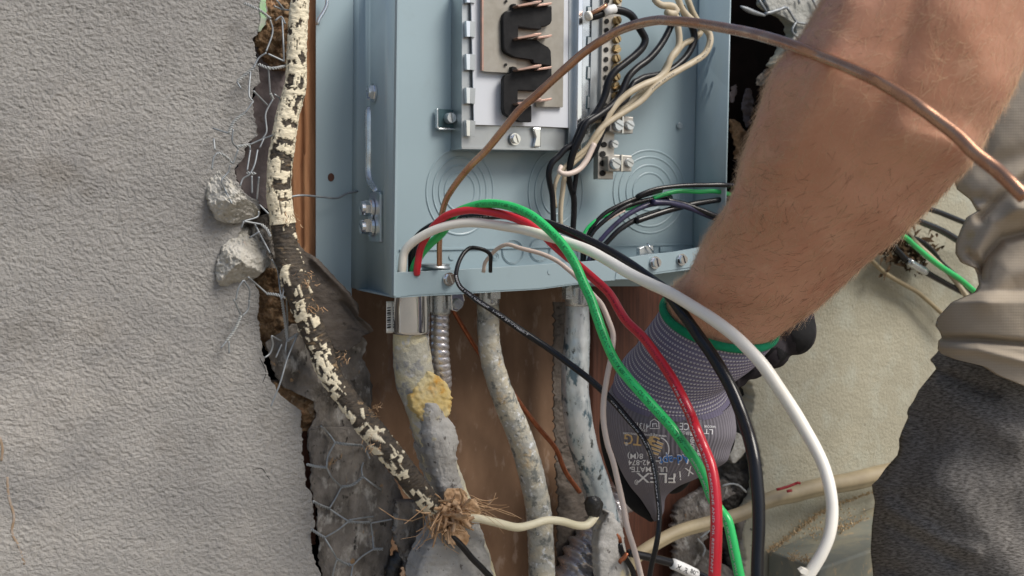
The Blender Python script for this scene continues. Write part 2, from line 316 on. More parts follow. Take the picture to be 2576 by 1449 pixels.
def tube(name, P, r, mat, parent=None, mode='d', dflt=-3, step=7, seg=14, disp=None, squash=1.0, cap=True, attrf=None, smooth=True, rfun=None):
    if isinstance(P, str): P = R(P)
    F = P if isinstance(P, Path) else tube_pts(P, r, mode, step, dflt)
    V = []; Fc = []; UV = []; A = []
    n = len(F.p)
    for i in range(n):
        for k in range(seg):
            a = 2 * math.pi * k / seg; rr = F.r[i]
            if rfun: rr *= rfun(F.s[i], a, i / (n - 1))
            q = F.p[i] + F.n[i] * math.cos(a) * rr * squash + F.b[i] * math.sin(a) * rr
            if disp or attrf:
                dd = disp(F.s[i], a, q) if disp else 0
                if isinstance(dd, tuple): A.append(dd[1]); dd = dd[0]
                q = q + (q - F.p[i]).normalized() * dd
            V.append(q); UV.append((F.s[i] * 100, a / (2 * math.pi)))
    for i in range(n - 1):
        for k in range(seg):
            k2 = (k + 1) % seg; Fc.append((i * seg + k, i * seg + k2, (i + 1) * seg + k2, (i + 1) * seg + k))
    if cap:
        Fc.append(tuple(reversed(range(seg)))); Fc.append(tuple((n - 1) * seg + k for k in range(seg)))
    o = mesh_obj(name, V, Fc, mat, parent, smooth, UV, {'paint': A} if A else None)
    o['_'] = 0; del o['_']
    PATHS[o.name] = F
    return o
PATHS = {}
def poly_area(P): return sum(P[i][0] * P[(i + 1) % len(P)][1] - P[(i + 1) % len(P)][0] * P[i][1] for i in range(len(P))) / 2
def plate(name, P, d, thick, mat, parent=None, fn=None, bevel=0, vec=None):
    """flat sheet cut to outline P with its front at depth d and real thickness (cm)"""
    if isinstance(P, str): P = R(P)
    P = [p[:2] for p in P]
    if poly_area(P) < 0: P = P[::-1]
    f = fn or (lambda x, y: W(x, y, d))
    v = [f(x, y) for x, y in P]; n = len(v); off = (vec if vec is not None else Vector((0, 1, 0))) * (thick / 100.0)
    tri = tessellate_polygon([[Vector((p[0], p[1], 0)) for p in P]])
    faces = []
    for t in tri:
        a, b, c = t; ar = (P[b][0] - P[a][0]) * (P[c][1] - P[a][1]) - (P[c][0] - P[a][0]) * (P[b][1] - P[a][1])
        t = (a, b, c) if ar < 0 else (a, c, b)
        faces.append(t); faces.append(tuple(reversed([k + n for k in t])))
    V = v + [q + off for q in v]
    for i in range(n):
        j = (i + 1) % n; faces.append((i, j, j + n, i + n))
    o = mesh_obj(name, V, faces, mat, parent, False)
    if bevel:
        m = o.modifiers.new('b', 'BEVEL'); m.width = bevel; m.segments = 2; m.limit_method = 'ANGLE'
    return o
def fixn(o):
    import bmesh
    bm = bmesh.new(); bm.from_mesh(o.data); bmesh.ops.recalc_face_normals(bm, faces=bm.faces); bm.to_mesh(o.data); bm.free(); return o
def sheet(name, rows, d, mat, parent=None, thick=.5, ncol=40, dy=6, jag=0, jf=.05, dfn=None, bulge=0, mode='d', back=True, uvs=None, ridges=None, smooth=True, attrf=None, cols_px=None, right_jag=True, left_jag=True):
    """uneven sheet or lump: outline rows (y, x_left, x_right[, depth]); surface relief from dfn(x, y) in cm; given thickness; bulge = rounding in cm"""
    if isinstance(rows, str): rows = [[float(a) for a in t.split(',')] for t in rows.split()]
    rows = [list(r_) + [d] * (4 - len(r_)) for r_ in rows]
    y0, y1 = rows[0][0], rows[-1][0]; ny = max(2, int((y1 - y0) / dy)) + 1
    if cols_px: ncol = max(3, int(max(r_[2] - r_[1] for r_ in rows) / cols_px))
    fn = (lambda x, y, dd: W(x, y, dd)) if mode == 'd' else (lambda x, y, dd: C(x, y, dd[0] - dd[1] / 100.0))
    V = []; UV = []; A = []; Bk = []; j = 0
    for i in range(ny):
        y = y0 + (y1 - y0) * i / (ny - 1)
        while j < len(rows) - 2 and y > rows[j + 1][0]: j += 1
        a, b = rows[j], rows[j + 1]; f = (y - a[0]) / max(1e-6, b[0] - a[0]); f = min(1, max(0, f))
        if mode != 'd': f2 = f
        xl = a[1] + (b[1] - a[1]) * f; xr = a[2] + (b[2] - a[2]) * f; dd = a[3] + (b[3] - a[3]) * f if mode == 'd' else d[0]
        if jag:
            if left_jag: xl += (N.noise(Vector((y * jf, 3.1, rows[0][1]))) + .5 * N.noise(Vector((y * jf * 3.7, 9.1, 0)))) * jag
            if right_jag: xr += (N.noise(Vector((y * jf, 7.7, rows[0][1]))) + .5 * N.noise(Vector((y * jf * 3.7, 1.1, 0)))) * jag
        for k in range(ncol):
            s = k / (ncol - 1); x = xl + (xr - xl) * s
            e = bulge * (math.sqrt(max(0, 1 - (2 * s - 1) ** 2)))
            g = dfn(x, y) if dfn else 0
            if ridges: g += ridge_h(x, y, ridges)
            if mode == 'd': q = W(x, y, dd + e + g)
            else: q = C(x, y, dd - (e + g) / 100.0)
            V.append(q); UV.append(((x) / 10.0, (y) / 10.0) if uvs is None else uvs(x, y))
            if attrf: A.append(attrf(x, y))
            if mode == 'd': bq = q + Vector((0, 1, 0)) * ((thick + e * 1.6 * (1 if bulge else 0)) / 100.0)
            else: bq = q + FWD * ((thick + 1.8 * e) / 100.0)
            Bk.append(bq)
    Fc = []; nf = ny * ncol
    for i in range(ny - 1):
        for k in range(ncol - 1):
            a = i * ncol + k; Fc.append((a, a + ncol, a + ncol + 1, a + 1))
    loop = [k for k in range(ncol)] + [i * ncol + ncol - 1 for i in range(1, ny)] + [(ny - 1) * ncol + k for k in range(ncol - 2, -1, -1)] + [i * ncol for i in range(ny - 2, 0, -1)]
    if back:
        for i in range(ny - 1):
            for k in range(ncol - 1):
                a = nf + i * ncol + k; Fc.append((a, a + 1, a + ncol + 1, a + ncol))
        V = V + Bk; UV = UV + UV; A = A + A
        for i in range(len(loop)):
            a, b = loop[i], loop[(i + 1) % len(loop)]; Fc.append((a, b, b + nf, a + nf))
    else:
        m = {v: nf + i for i, v in enumerate(loop)}
        V = V + [Bk[v] for v in loop]; UV = UV + [UV[v] for v in loop]
        if A: A = A + [A[v] for v in loop]
        for i in range(len(loop)):
            a, b = loop[i], loop[(i + 1) % len(loop)]; Fc.append((a, b, m[b], m[a]))
    return mesh_obj(name, V, Fc, mat, parent, smooth, UV, {'paint': A} if A else None)
def ridge_h(x, y, ridges):
    h = 0
    for pts, w, hh in ridges:
        best = 1e9
        for i in range(len(pts) - 1):
            ax, ay = pts[i]; bx, by = pts[i + 1]; dx, dy = bx - ax, by - ay
            t = max(0, min(1, ((x - ax) * dx + (y - ay) * dy) / (dx * dx + dy * dy))); best = min(best, (x - ax - t * dx) ** 2 + (y - ay - t * dy) ** 2)
        h += hh * math.exp(-best / (w * w))
    return h
def fbm(x, y, z=0, o=4):
    s = 0; a = .5
    for i in range(o): s += a * N.noise(Vector((x, y, z))); x *= 2.1; y *= 2.1; a *= .5
    return s
def lathe(name, prof, mat, seg=24, parent=None, sides=None, smooth=True):
    """solid of revolution about the local axis -Y (towards the viewer); prof = (radius, height) in metres"""
    V = []; Fc = []
    for r, h in prof:
        for k in range(seg):
            a = 2 * math.pi * k / seg; V.append((r * math.cos(a), -h, r * math.sin(a)))
    n = len(prof)
    for i in range(n - 1):
        for k in range(seg):
            k2 = (k + 1) % seg; Fc.append((i * seg + k, i * seg + k2, (i + 1) * seg + k2, (i + 1) * seg + k))
    Fc.append(tuple((n - 1) * seg + k for k in range(seg)))
    return mesh_obj(name, V, Fc, mat, parent, smooth)
# ================================================================ GROUND AND WALLS
g = mesh_obj('ground', [(-60, -60, -1.25), (60, -60, -1.25), (60, 60, -1.25), (-60, 60, -1.25)], [(0, 1, 2, 3)], mt['soil'], None, False); g['kind'] = 'structure'  # unseen ground below the view, added for its bounce light

# left stucco wall, its broken edge traced row by row
EL = R('A1 740,-60 755,0 772,60 775,150 760,240 690,310 636,365 650,470 668,560 690,680 705,800 640,850 625,900 632,1020 645,1110 662,1200 680,1300 600,1380 550,1440 A2 560,40 548,70 500,130 455,190 480,300 560,420 690,500 705,560 660,640 590,690 540,720 500,800 470,900 480,1000 520,1100 580,1190 640,1280 690,1350 A3 700,20 690,50 680,150 700,330 712,430 750,600 780,740 830,800 870,870 900,920 980,990 1104,1070 1106,1150 A4 1105,20 1110,250 1130,340 1145,500 1152,600 1200,640 1206,720 1220,850 1240,950 1192,1050 1200,1200 1240,1330 1300,1449 1330,1600')
erow = [[y, -90, x] for x, y in EL]
def stucco_d(x, y):
    q = Vector((x * .030, y * .030, 0)); w = N.noise(Vector((x * .008, y * .008, 4))) * 1.2
    u, v = x * .050 + y * .030, -x * .022 + y * .085
    a = N.noise(Vector((u + w, v + w, 0))); b = N.noise(Vector((u * 2.3 + w, v * 2.3, 5))); c = N.noise(Vector((x * .33, y * .33, 7)))
    s = 1 - abs(a) * 2; s2 = 1 - abs(b) * 2
    e = .05 * s + .065 * s2 + .055 * c + .10 * N.noise(Vector((x * .006, y * .006, 9)))
    return e
wall = sheet('stucco_wall', erow, -7.6, mt['stucco'], None, thick=1.6, dy=3.2, cols_px=3.4, jag=5, jf=.11, left_jag=False, dfn=stucco_d, back=False)
tag(wall, 'rough grey stucco wall with a broken jagged edge, left of the open electrical box', 'wall')
gp = sheet('paint_patch', [[y, a, b] for y, a, b in [(0, 655, 667), (20, 652, 669), (45, 655, 671), (62, 653, 666), (80, 648, 654)]], -7.45, mt['green_paint'], wall, thick=.1, ncol=8, dy=3, jag=3, jf=.2, dfn=lambda x, y: .05 * fbm(x * .1, y * .1))
ck = []
for s_ in ('A4 640,420 720,410 770,480 800,520', 'A3 700,560 760,700 730,800'):
    P = R(s_); tube('hairline_crack', tube_pts([[p[0], p[1], -7.5, .8] for p in P], .8, 'd', 4, -7.5), 1, mt['hole'], wall, squash=.3, seg=6)
for i, pts in enumerate(['D 18,1200 22,1250 35,1300 30,1340 48,1375 62,1420', 'D 0,1100 6,1130 3,1160']):
    P = R(pts); F = tube_pts([[p[0], p[1], -7.52, 3.0] for p in P], 3, 'd', 6, -7.5)
    tube('stain', F, 3, M('rusty_stain' + 'ab'[i], (.27, .18, .10), (.36, .31, .27), ns=120, rough=.95), wall, squash=.3, seg=8)

x0 = W(-88, 700, -7.6).x
o = mesh_obj('plain_stucco', [(x, y, z) for x in (-3.0, x0) for y in (.078, .10) for z in (-1.25, 1.8)], [(0, 1, 3, 2), (4, 6, 7, 5), (0, 4, 5, 1), (2, 3, 7, 6), (0, 2, 6, 4), (1, 5, 7, 3)], mt['stucco'], wall, False)

# right stucco wall behind the person
ER = [(-80, 1925), (0, 1932), (18, 1945), (32, 1975), (40, 1990), (60, 2003), (85, 2004), (100, 1990), (130, 1975), (160, 1958), (180, 1985), (200, 1990), (400, 1940), (640, 1880), (880, 1890), (960, 1886), (1000, 1900), (1050, 1888), (1090, 1899), (1140, 1912), (1190, 1919), (1250, 1908), (1300, 1880), (1340, 1868), (1400, 1876), (1449, 1870), (1530, 1860)]
def stucco_rd(x, y):
    a = N.noise(Vector((x * .045, y * .05, 2))); b = N.noise(Vector((x * .14, y * .16, 5)))
    return .03 * a + .07 * max(0, b) ** 2 + .035 * N.noise(Vector((x * .3, y * .3, 1))) + .05 * N.noise(Vector((x * .01, y * .01, 0)))
wr = sheet('stucco_wall', [[y, x, 2900] for y, x in ER], -7.4, mt['stucco_r'], None, thick=1.8, dy=5, cols_px=5.5, jag=6, jf=.08, right_jag=False, dfn=stucco_rd, back=False)
tag(wr, 'cream stucco wall behind the arm and the person', 'wall')
sc_ = sheet('scratch_coat', [(-60, 1925, 2200), (0, 1928, 2160), (25, 1935, 2140), (38, 1965, 2120), (60, 2004, 2110), (85, 2006, 2095), (110, 1985, 2080), (140, 1985, 2060), (170, 1975, 2040), (190, 1970, 2030)], -6.9, mt['scratch'], wr, thick=.4, cols_px=4, dy=4, jag=6, jf=.1, right_jag=False, dfn=lambda x, y: .25 * fbm(x * .04, y * .04, 3))
for pts in ['C1 1180,0 1250,110', 'C1 1450,70 1500,150 1540,210 1650,235', 'C1 1540,210 1500,300 1560,370', 'C1 1690,-20 1730,60 1760,110', 'C1 1570,40 1560,-20']:
    tube('netting_strand', [[*p, -6.5] for p in R(pts)], 3.0, mt['twine'], wr, seg=8)
tube('netting_strand', [[*p, -6.4, r_] for p, r_ in zip(R('C1 1000,60 1060,90 1130,120 1235,150'), (2, 6, 6, 3))], 4, mt['twine'], wr, seg=8)
tube('netting_strand', [[*p, -6.4, 4.2] for p in R('C1 1240,135 1330,110 1440,70')], 4, mt['twine'], wr, seg=8, rfun=lambda s, a, f: 1 + .35 * math.sin(a * 2 + s * 1800))

# boards in the cavity
def board(name, P, d, thick, m, label, cat, bev=.001):
    o = plate(name, P, d, thick, mt[m], None, bevel=bev); return tag(o, label, cat)
board('shade_backing_board', 'D 560,-150 2150,-150 2150,1600 560,1600', -23, 1, 'cavity', 'backing board deep inside the wall cavity, its near-black colour standing in for shade', 'board')  # black sheet added so the hole beside the box reads as deep shade
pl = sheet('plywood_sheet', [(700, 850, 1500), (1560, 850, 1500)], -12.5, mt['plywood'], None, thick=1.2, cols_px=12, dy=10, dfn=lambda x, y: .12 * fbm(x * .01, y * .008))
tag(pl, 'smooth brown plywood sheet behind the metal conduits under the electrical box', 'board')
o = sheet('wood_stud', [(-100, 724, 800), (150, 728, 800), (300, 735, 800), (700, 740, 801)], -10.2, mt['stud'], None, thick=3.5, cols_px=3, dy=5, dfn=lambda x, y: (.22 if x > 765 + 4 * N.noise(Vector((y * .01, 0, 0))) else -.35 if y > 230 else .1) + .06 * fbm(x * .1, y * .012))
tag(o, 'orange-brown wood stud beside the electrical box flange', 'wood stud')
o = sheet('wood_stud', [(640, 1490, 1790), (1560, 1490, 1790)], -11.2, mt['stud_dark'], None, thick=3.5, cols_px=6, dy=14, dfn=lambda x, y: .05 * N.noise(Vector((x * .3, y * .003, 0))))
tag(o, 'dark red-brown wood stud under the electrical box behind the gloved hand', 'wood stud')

# broken brown coat mortar left in the cavity edge
def rubble(name, rows, d, m, label, cat, amp=.5, fr=.06, thick=1.0, parent=None, jag=7, bulge=0, dy=3, cpx=3):
    o = sheet(name, rows, d, mt[m], parent, thick=thick, cols_px=cpx, dy=dy, jag=jag, jf=.09, bulge=bulge, dfn=lambda x, y: amp * (fbm(x * fr, y * fr, d) + .5 * abs(fbm(x * fr * 2.7, y * fr * 2.7, 3))))
    return tag(o, label, cat) if label else o
rubble('brown_coat', [(-60, 655, 740), (0, 660, 745), (60, 665, 738), (95, 640, 735), (140, 660, 730), (175, 690, 728)], -8.6, 'brown_coat', None, None, parent=wall, amp=.8)
rubble('paper_layer', [(60, 690, 745), (120, 640, 740), (170, 655, 728), (230, 640, 726), (300, 632, 708), (370, 612, 700), (440, 590, 705), (500, 620, 712), (530, 680, 716)], -9.3, 'felt_mauve', 'mauve grey building paper behind the upper chicken wire', 'paper', amp=.25, fr=.02, thick=.15)
rubble('brown_coat', [(675, 650, 700), (700, 632, 728), (760, 640, 742), (800, 645, 748), (850, 650, 752), (875, 672, 745), (900, 690, 720)], -8.7, 'brown_coat', None, None, parent=wall, amp=.9)
rubble('brown_coat', [(960, 688, 715), (985, 692, 790), (1010, 700, 800), (1045, 735, 795), (1065, 755, 800), (1085, 755, 775)], -8.5, 'brown_coat', None, None, parent=wall, amp=.9)
rubble('brown_coat', [(1075, 752, 772), (1150, 756, 778), (1180, 762, 784), (1260, 770, 790), (1320, 775, 800), (1370, 772, 795)], -9.6, 'stud_dark', None, None, parent=wall, amp=.3)
rubble('paper_layer', [(530, 690, 705), (560, 600, 700), (580, 610, 705), (620, 640, 712), (660, 660, 716), (690, 680, 720)], -9.1, 'felt', 'small crumpled grey felt scrap between the two hanging plaster chunks', 'paper', amp=.6, fr=.05, thick=.15)

# building felt
fe = sheet('building_felt', [(815, 735, 880), (840, 700, 905), (862, 668, 925), (900, 678, 912), (940, 690, 930), (975, 715, 938), (1010, 790, 937), (1050, 795, 936), (1085, 775, 925), (1130, 775, 955), (1170, 785, 965), (1200, 783, 985)], -7.9, mt['felt'], None, thick=.2, cols_px=4, dy=4, jag=5, jf=.09, dfn=lambda x, y: .55 * fbm(x * .018, y * .018, 1) + .12 * fbm(x * .08, y * .08, 2), ridges=[([(690, 890), (800, 960), (880, 1010)], 26, .5), ([(935, 850), (930, 960), (937, 1080)], 7, .6)])
tag(fe, 'torn weathered grey building felt behind the old painted cable', 'building felt')
fb = sheet('building_felt', [(1074, 815, 870), (1084, 777, 940), (1120, 775, 955), (1150, 783, 960), (1172, 788, 968), (1200, 779, 990), (1240, 786, 1010), (1262, 790, 1016), (1285, 800, 1005), (1320, 797, 990), (1370, 805, 985), (1400, 800, 982), (1449, 812, 965), (1530, 830, 950)], -7.5, mt['felt'], None, thick=.2, cols_px=4, dy=4, jag=5, jf=.08, dfn=lambda x, y: .35 * fbm(x * .014, y * .014, 8) + .10 * fbm(x * .09, y * .09, 2) - .004 * max(0, 830 - x))
tag(fb, 'lower sheet of grey building felt with hexagonal netting over it', 'building felt')
ff = sheet('building_felt', [(612, 742, 752), (632, 745, 768), (650, 748, 800), (690, 752, 836), (715, 758, 862), (742, 765, 884), (770, 775, 905), (795, 785, 902), (815, 795, 930), (832, 800, 942), (846, 810, 912), (862, 830, 906), (885, 850, 870)], -6.6, mt['felt_black'], None, thick=.18, cols_px=4, dy=4, jag=4, jf=.1, dfn=lambda x, y: .35 * fbm(x * .02, y * .02, 5) + .0048 * (x - 760) , ridges=[([(790, 655), (880, 745), (905, 800), (940, 830)], 9, .5), ([(860, 760), (930, 838)], 8, -.4)])
tag(ff, 'dark curled tar felt flap covering the lower corner of the flange', 'building felt')

# hanging plaster chunks
def facets(rows):
    cx = sum((r_[1] + r_[2]) / 2 for r_ in rows) / len(rows); cy = (rows[0][0] + rows[-1][0]) / 2; rr = random.Random(int(cx)); pl = []
    for k in range(11):
        a = 2 * math.pi * k / 11 + rr.uniform(-.3, .3); pl.append((math.cos(a), math.sin(a), rr.uniform(1.3, 2.3), rr.uniform(.5, 3.2)))
    pl.append((.5, .6, 1.55, .3))
    return lambda x, y: min(h - s * ((x - cx) * c_ + (y - cy) * n_) / 60 for c_, n_, h, s in pl) + .55 * fbm(x * .045, y * .045, cx) + .20 * N.noise(Vector((x * .16, y * .16, 2))) + .10 * N.noise(Vector((x * .4, y * .4, 2)))
def chunk(rows, label):
    o = sheet('plaster_chunk', rows, -6.4, mt['chunk'], None, thick=1.2, cols_px=2.6, dy=2.6, jag=6, jf=.07, dfn=facets(rows))
    tag(o, label, 'plaster chunk')
chunk([(428, 535, 552), (436, 530, 560), (458, 524, 590), (478, 522, 602), (500, 524, 622), (520, 530, 645), (537, 538, 655), (548, 545, 652), (556, 556, 625), (562, 575, 600)], 'upper rough grey plaster chunk hanging in the torn wire netting')
chunk([(572, 606, 622), (590, 590, 628), (608, 572, 650), (622, 562, 668), (640, 556, 672), (660, 546, 682), (678, 543, 668), (700, 546, 645), (716, 553, 615), (732, 562, 570)], 'lower rough grey plaster chunk hanging in the torn wire netting')

# chicken wire
def wires(root, defs, d, org):
    for s in defs:
        toks = s.split('|'); tw = toks[0] == 't'; P = R(org + ' ' + toks[-1])
        dd = [d + .5 * math.sin(p[0] * .05 + p[1] * .03) for p in P]
        rows = [[p[0] + 2.5 * N.noise(Vector((p[1] * .3, p[0] * .3, 0))), p[1], e, 2.3] for p, e in zip(P, dd)]
        if tw:
            L = sum(math.hypot(P[i + 1][0] - P[i][0], P[i + 1][1] - P[i][1]) for i in range(len(P) - 1)); turns = L / 13.0
            F0 = tube_pts(rows, 2, 'd', 2.0, d); tot = F0.s[-1]
            for ph in (0, math.pi):
                pts = [p + n * math.cos(ph + 2 * math.pi * turns * s_ / tot) * r_ * 1.05 + b * math.sin(ph + 2 * math.pi * turns * s_ / tot) * r_ * 1.05 for p, n, b, s_, r_ in zip(F0.p, F0.n, F0.b, F0.s, F0.r)]
                tube('strand', frames(pts, [r_ * .85 for r_ in F0.r]), 2, mt['twine'] if d < -6.3 else mt['pale_wire'], root, seg=6)
        else: tube('strand', rows, 2.3, mt['twine'], root, seg=7, step=4)
cw = thing('chicken_wire', 'torn rusty wire netting dangling from the upper broken stucco edge', 'wire netting', W(690, 200, -6.2))
wires(cw, ['t|550,30 700,100 800,180', '800,190 830,300 760,500', '920,180 930,400 935,600', '770,510 690,560 640,660', 't|640,660 540,740 480,790', '480,790 520,860', 't|690,620 800,660 950,640', '780,520 930,590', '610,690 600,940 640,980', '640,980 560,1090', 't|560,1090 450,1180 400,1290', '400,1290 250,1240', '440,1250 440,1380 480,1420', 't|480,1420 600,1400', '600,1400 740,1340 850,1300', '780,640 800,900', 't|800,900 830,960', '830,960 760,1100 770,1280 730,1340', '840,910 900,960 880,1020', '640,880 780,1020', '260,1340 270,1449', '840,60 920,90 1000,100', '860,0 940,100', '850,200 910,160 950,230', '740,1340 700,1430', '600,1400 610,1449', '480,1430 490,1449'], -6.2, 'A1')
wires(cw, ['240,190 260,70 290,30', 't|290,30 350,50 410,100', '410,110 440,130 490,0', '410,150 400,210 330,300 360,380 430,520', '610,0 580,200', 't|580,220 660,230', '680,0 650,150 600,240 540,280 510,350', '620,250 630,420', '690,260 670,480'], -5.0, 'A2')
wires(cw, ['540,690 680,640 690,590', '540,690 720,720', 't|720,720 770,770 810,840', '700,530 790,620', '600,850 700,790', '520,760 540,690', '820,1060 870,1150 890,1300 910,1449', '590,1230 680,1310 770,1390', 't|770,1390 860,1400 950,1430', '540,1260 490,1340 470,1449', '550,1260 600,1350 600,1449', '640,700 800,1000', '900,1250 930,1350 900,1449'], -5.4, 'A2')
wires(cw, ['450,0 520,150', 't|520,150 460,280 380,400', '380,400 320,470', '600,0 590,90 530,160', '400,400 400,520', 't|915,0 940,200 960,380', '960,380 950,500', 't|1070,330 960,400', '1060,350 970,560 900,800 810,1030', '910,400 850,370 820,350 830,430 800,520 750,560', '910,430 860,560', '960,0 970,200 965,380'], -6.0, 'A3')
cw2 = thing('chicken_wire', 'hexagonal wire netting lying on the lower grey felt', 'wire netting', W(860, 1300, -7))
wires(cw2, ['1290,0 1360,70 1430,160', 't|1430,160 1560,180 1690,190', '1690,190 1730,250 1770,320', '1430,160 1360,300 1350,400', 't|1150,370 1240,390 1350,400', '1350,400 1400,500 1490,590', 't|1490,590 1600,570 1700,490', '1700,350 1690,420 1700,490', '1700,490 1790,560 1880,620', '1490,590 1430,700 1370,800', 't|1210,730 1290,770 1370,800', '1370,800 1460,860 1560,920', 't|1560,925 1660,935 1770,935', '1560,910 1680,890 1800,875', '1770,940 1880,920 1980,900', '1770,940 1790,1060 1800,1190', 't|1800,1190 1890,1190', '1800,1190 1690,1260 1600,1350', '1560,925 1450,1010 1330,1080', 't|1200,1000 1330,1080', '1330,1080 1400,1200 1450,1290', 't|1450,1290 1520,1330 1600,1350', '1450,1290 1420,1370 1400,1480', '1600,1350 1580,1480'], -6.75, 'A4')
o = tube('tie_wire', [[*p, d_, 2.6] for p, d_ in zip(R('A2 960,460 1100,440 1300,455 1450,465 1550,420 1650,400'), (-6, -6, -7.3, -8, -8.4, -8.6))], 2.6, mt['twine'], seg=8)
tag(o, 'thin bent tie wire sticking out across the flange from the old cable', 'tie wire')
o = tube('wire_offcut', [[*p, -8, 4.5] for p in R('A1 1320,-60 1350,0 1345,60 1310,130 1275,185 1258,240')], 4.5, mt['zinc'], seg=9)
tag(o, 'curved grey wire end in front of the flange at the top', 'tie wire')

# ================================================================ ELECTRICAL PANEL
ep = thing('electrical_panel', 'open grey steel electrical panel box without its cover, set into the wall', 'electrical panel', W(1300, 700, 0))
pm = mt['panel']
plate('flange', 'D 795,-80 895,-80 891,583 884.5,583 884.5,744 858,726 795,680', -9, .15, pm, ep)
Ltop = -60
fl, bl, fl2, bl2 = W(1001, Ltop, 0), W(935, Ltop, -7.2), W(991.5, 746, 0), W(932, 733, -7.2)
n_l = (fl - bl).cross(fl2 - bl).normalized()
if n_l.dot(CAM - fl) < 0: n_l = -n_l
LW = lambda x, y, off=0.0: onplane(x, y, fl, n_l, off / 100.0)
def quad_sheet(name, cols, mat, parent, nrow=2, thick=.15):
    """strip sheet from columns of (top, bottom) points with real thickness"""
    V = []; n = len(cols)
    for a, b in cols: V += [a, b]
    F = [(2 * i, 2 * i + 1, 2 * i + 3, 2 * i + 2) for i in range(n - 1)]
    o = mesh_obj(name, V, F, mat, parent, True); m = o.modifiers.new('s', 'SOLIDIFY'); m.thickness = thick / 100; m.offset = 0
    return o
cols = []
prof = [(891.5, -9.0, 884, 724), (905, -8.6, 899, 727), (920, -8.2, 915, 730), (930, -7.8, 927, 732), (936, -7.2, 932, 733.5), (942, -6.7, 938, 734.5), (970, -3.3, 963, 740), (1001, 0, 991.5, 746)]
for x0, d0, x1, y1 in prof: cols.append((W(x0, Ltop, d0), W(x1, y1, d0)))
quad_sheet('side_wall', cols, pm, ep)
plate('edge_hem', [(1000, Ltop), (1007.5, Ltop), (997.5, 686), (997.5, 748), (990, 747)], .2, .5, pm, ep, bevel=.0012)
# back wall, right wall, floor
back = plate('back_wall', 'D 985,-80 1759,-80 1749.5,500 1741,720 985,720', -5.5, .15, pm, ep)
rw = [(W(1759, -60, -5.5), W(1741, 690, -5.5)), (W(1764, -60, -5.2), W(1746, 688, -5.2)), (W(1839, -60, 0), W(1822, 665, 0))]
quad_sheet('right_wall', rw, pm, ep)
rn = (rw[2][0] - rw[1][0]).cross(rw[1][1] - rw[1][0]).normalized()
lipP = 'A2 1998,1187 B2 400,1160 1000,1125 1500,1090 1970,1060 2300,1010 2536,985 C3 560,950 700,925 860,900 860,1070 700,1100 520,1135 B2 2300,1195 2010,1248 1960,1262 1640,1283 1230,1340 600,1372 0,1405 A2 2000,1430'
plate('front_lip', lipP, .05, .16, pm, ep, bevel=.0004)
mesh_obj('floor_plate', [W(992, 745, 0), W(1357, 724, 0), W(1830, 662, 0), W(1830, 662, 0) + Vector((0, .055, 0)), W(1357, 724, 0) + Vector((0, .055, 0)), W(992, 745, 0) + Vector((0, .09, 0))], [(0, 1, 4, 5), (1, 2, 3, 4)], pm, ep, False).modifiers.new('s', 'SOLIDIFY').thickness = .0015
plate('lip_tab', 'B2 1215,1265 1500,1245 1580,1262 1610,1285 1540,1290 1215,1300', -.35, .12, mt['panel'], ep)
plate('lip_tab', 'B2 1975,1180 2050,1205 2150,1205 2130,1250 1965,1252', .12, .12, mt['panel'], ep)
plate('seam_step', 'D 1006,627.5 1100,624.5 1250,622 1500,617 1745,612 1745,616 1500,621 1250,626 1006,631', -5.35, .15, pm, ep)
# raised channel and lug on the outer side wall
def ltube(name, s, r, m, h=.0, sq=.6):
    P = R(s); pts = [LW(p[0], p[1], h) for p in P]
    S = spline([[p[0], p[1], r if len(p) < 3 else p[2]] for p in P], 6)
    F = frames([LW(q[0], q[1], h) for q in S], [q[2] * depth_of(LW(q[0], q[1], h)) / FPX for q in S])
    return tube(name, F, r, m, ep, seg=12, squash=sq)
ltube('side_channel', 'A1 1762,1030,6 1762,1060,11 1762,1440,11 A2 1762,250,11 1775,310,11 1830,400,8', 11, mt['zinc'])
ltube('side_channel', 'A1 1918,1045 1918,1440 A2 1918,260 1905,340 1880,400 1885,880', 2.2, pm)
lug = plate('adjusting_lug', 'A2 1762,420 1800,402 1855,405 1862,430 1862,890 1840,893 1755,882 1748,640', 0, .25, mt['zinc_iris'], ep, fn=lambda x, y: LW(x, y, .3), vec=-n_l, bevel=.0006)

# screws: hexagonal washer head with a slot
def screw_mesh(name, mat, hexa=True, slot=True):
    import bmesh
    bm = bmesh.new()
    def prism(pts, h0, h1, taper=1.0):
        lo = [bm.verts.new((x, -h0, z)) for x, z in pts]; hi = [bm.verts.new((x * taper, -h1, z * taper)) for x, z in pts]; n = len(pts)
        for i in range(n): bm.faces.new((lo[i], lo[(i + 1) % n], hi[(i + 1) % n], hi[i]))
        bm.faces.new(hi)
    circ = lambda r, n, ph=0: [(r * math.cos(ph + 2 * math.pi * i / n), r * math.sin(ph + 2 * math.pi * i / n)) for i in range(n)]
    if hexa: prism(circ(1, 24), 0, .18); prism(circ(.82, 6), .18, .55, .94)
    else: prism(circ(1, 24), 0, .42, .92)
    rr = .74 if hexa else .90; h = .55 if hexa else .42
    for sgn in (1, -1):
        a0 = math.asin(.16 / rr); pts = [(rr * math.cos(a0 + (math.pi - 2 * a0) * i / 12), sgn * rr * math.sin(a0 + (math.pi - 2 * a0) * i / 12)) for i in range(13)]
        prism(pts if sgn > 0 else pts[::-1], h - .01, h + .22, .97)
    me = bpy.data.meshes.new(name); bmesh.ops.recalc_face_normals(bm, faces=bm.faces); bm.to_mesh(me); bm.free(); me.materials.append(mat); return me
SM = {k: screw_mesh(k, m, hx) for k, m, hx in (('screw_hex', mt['zinc_bright'], True), ('screw_round', mt['zinc'], False), ('screw_brass', mt['brass'], False))}
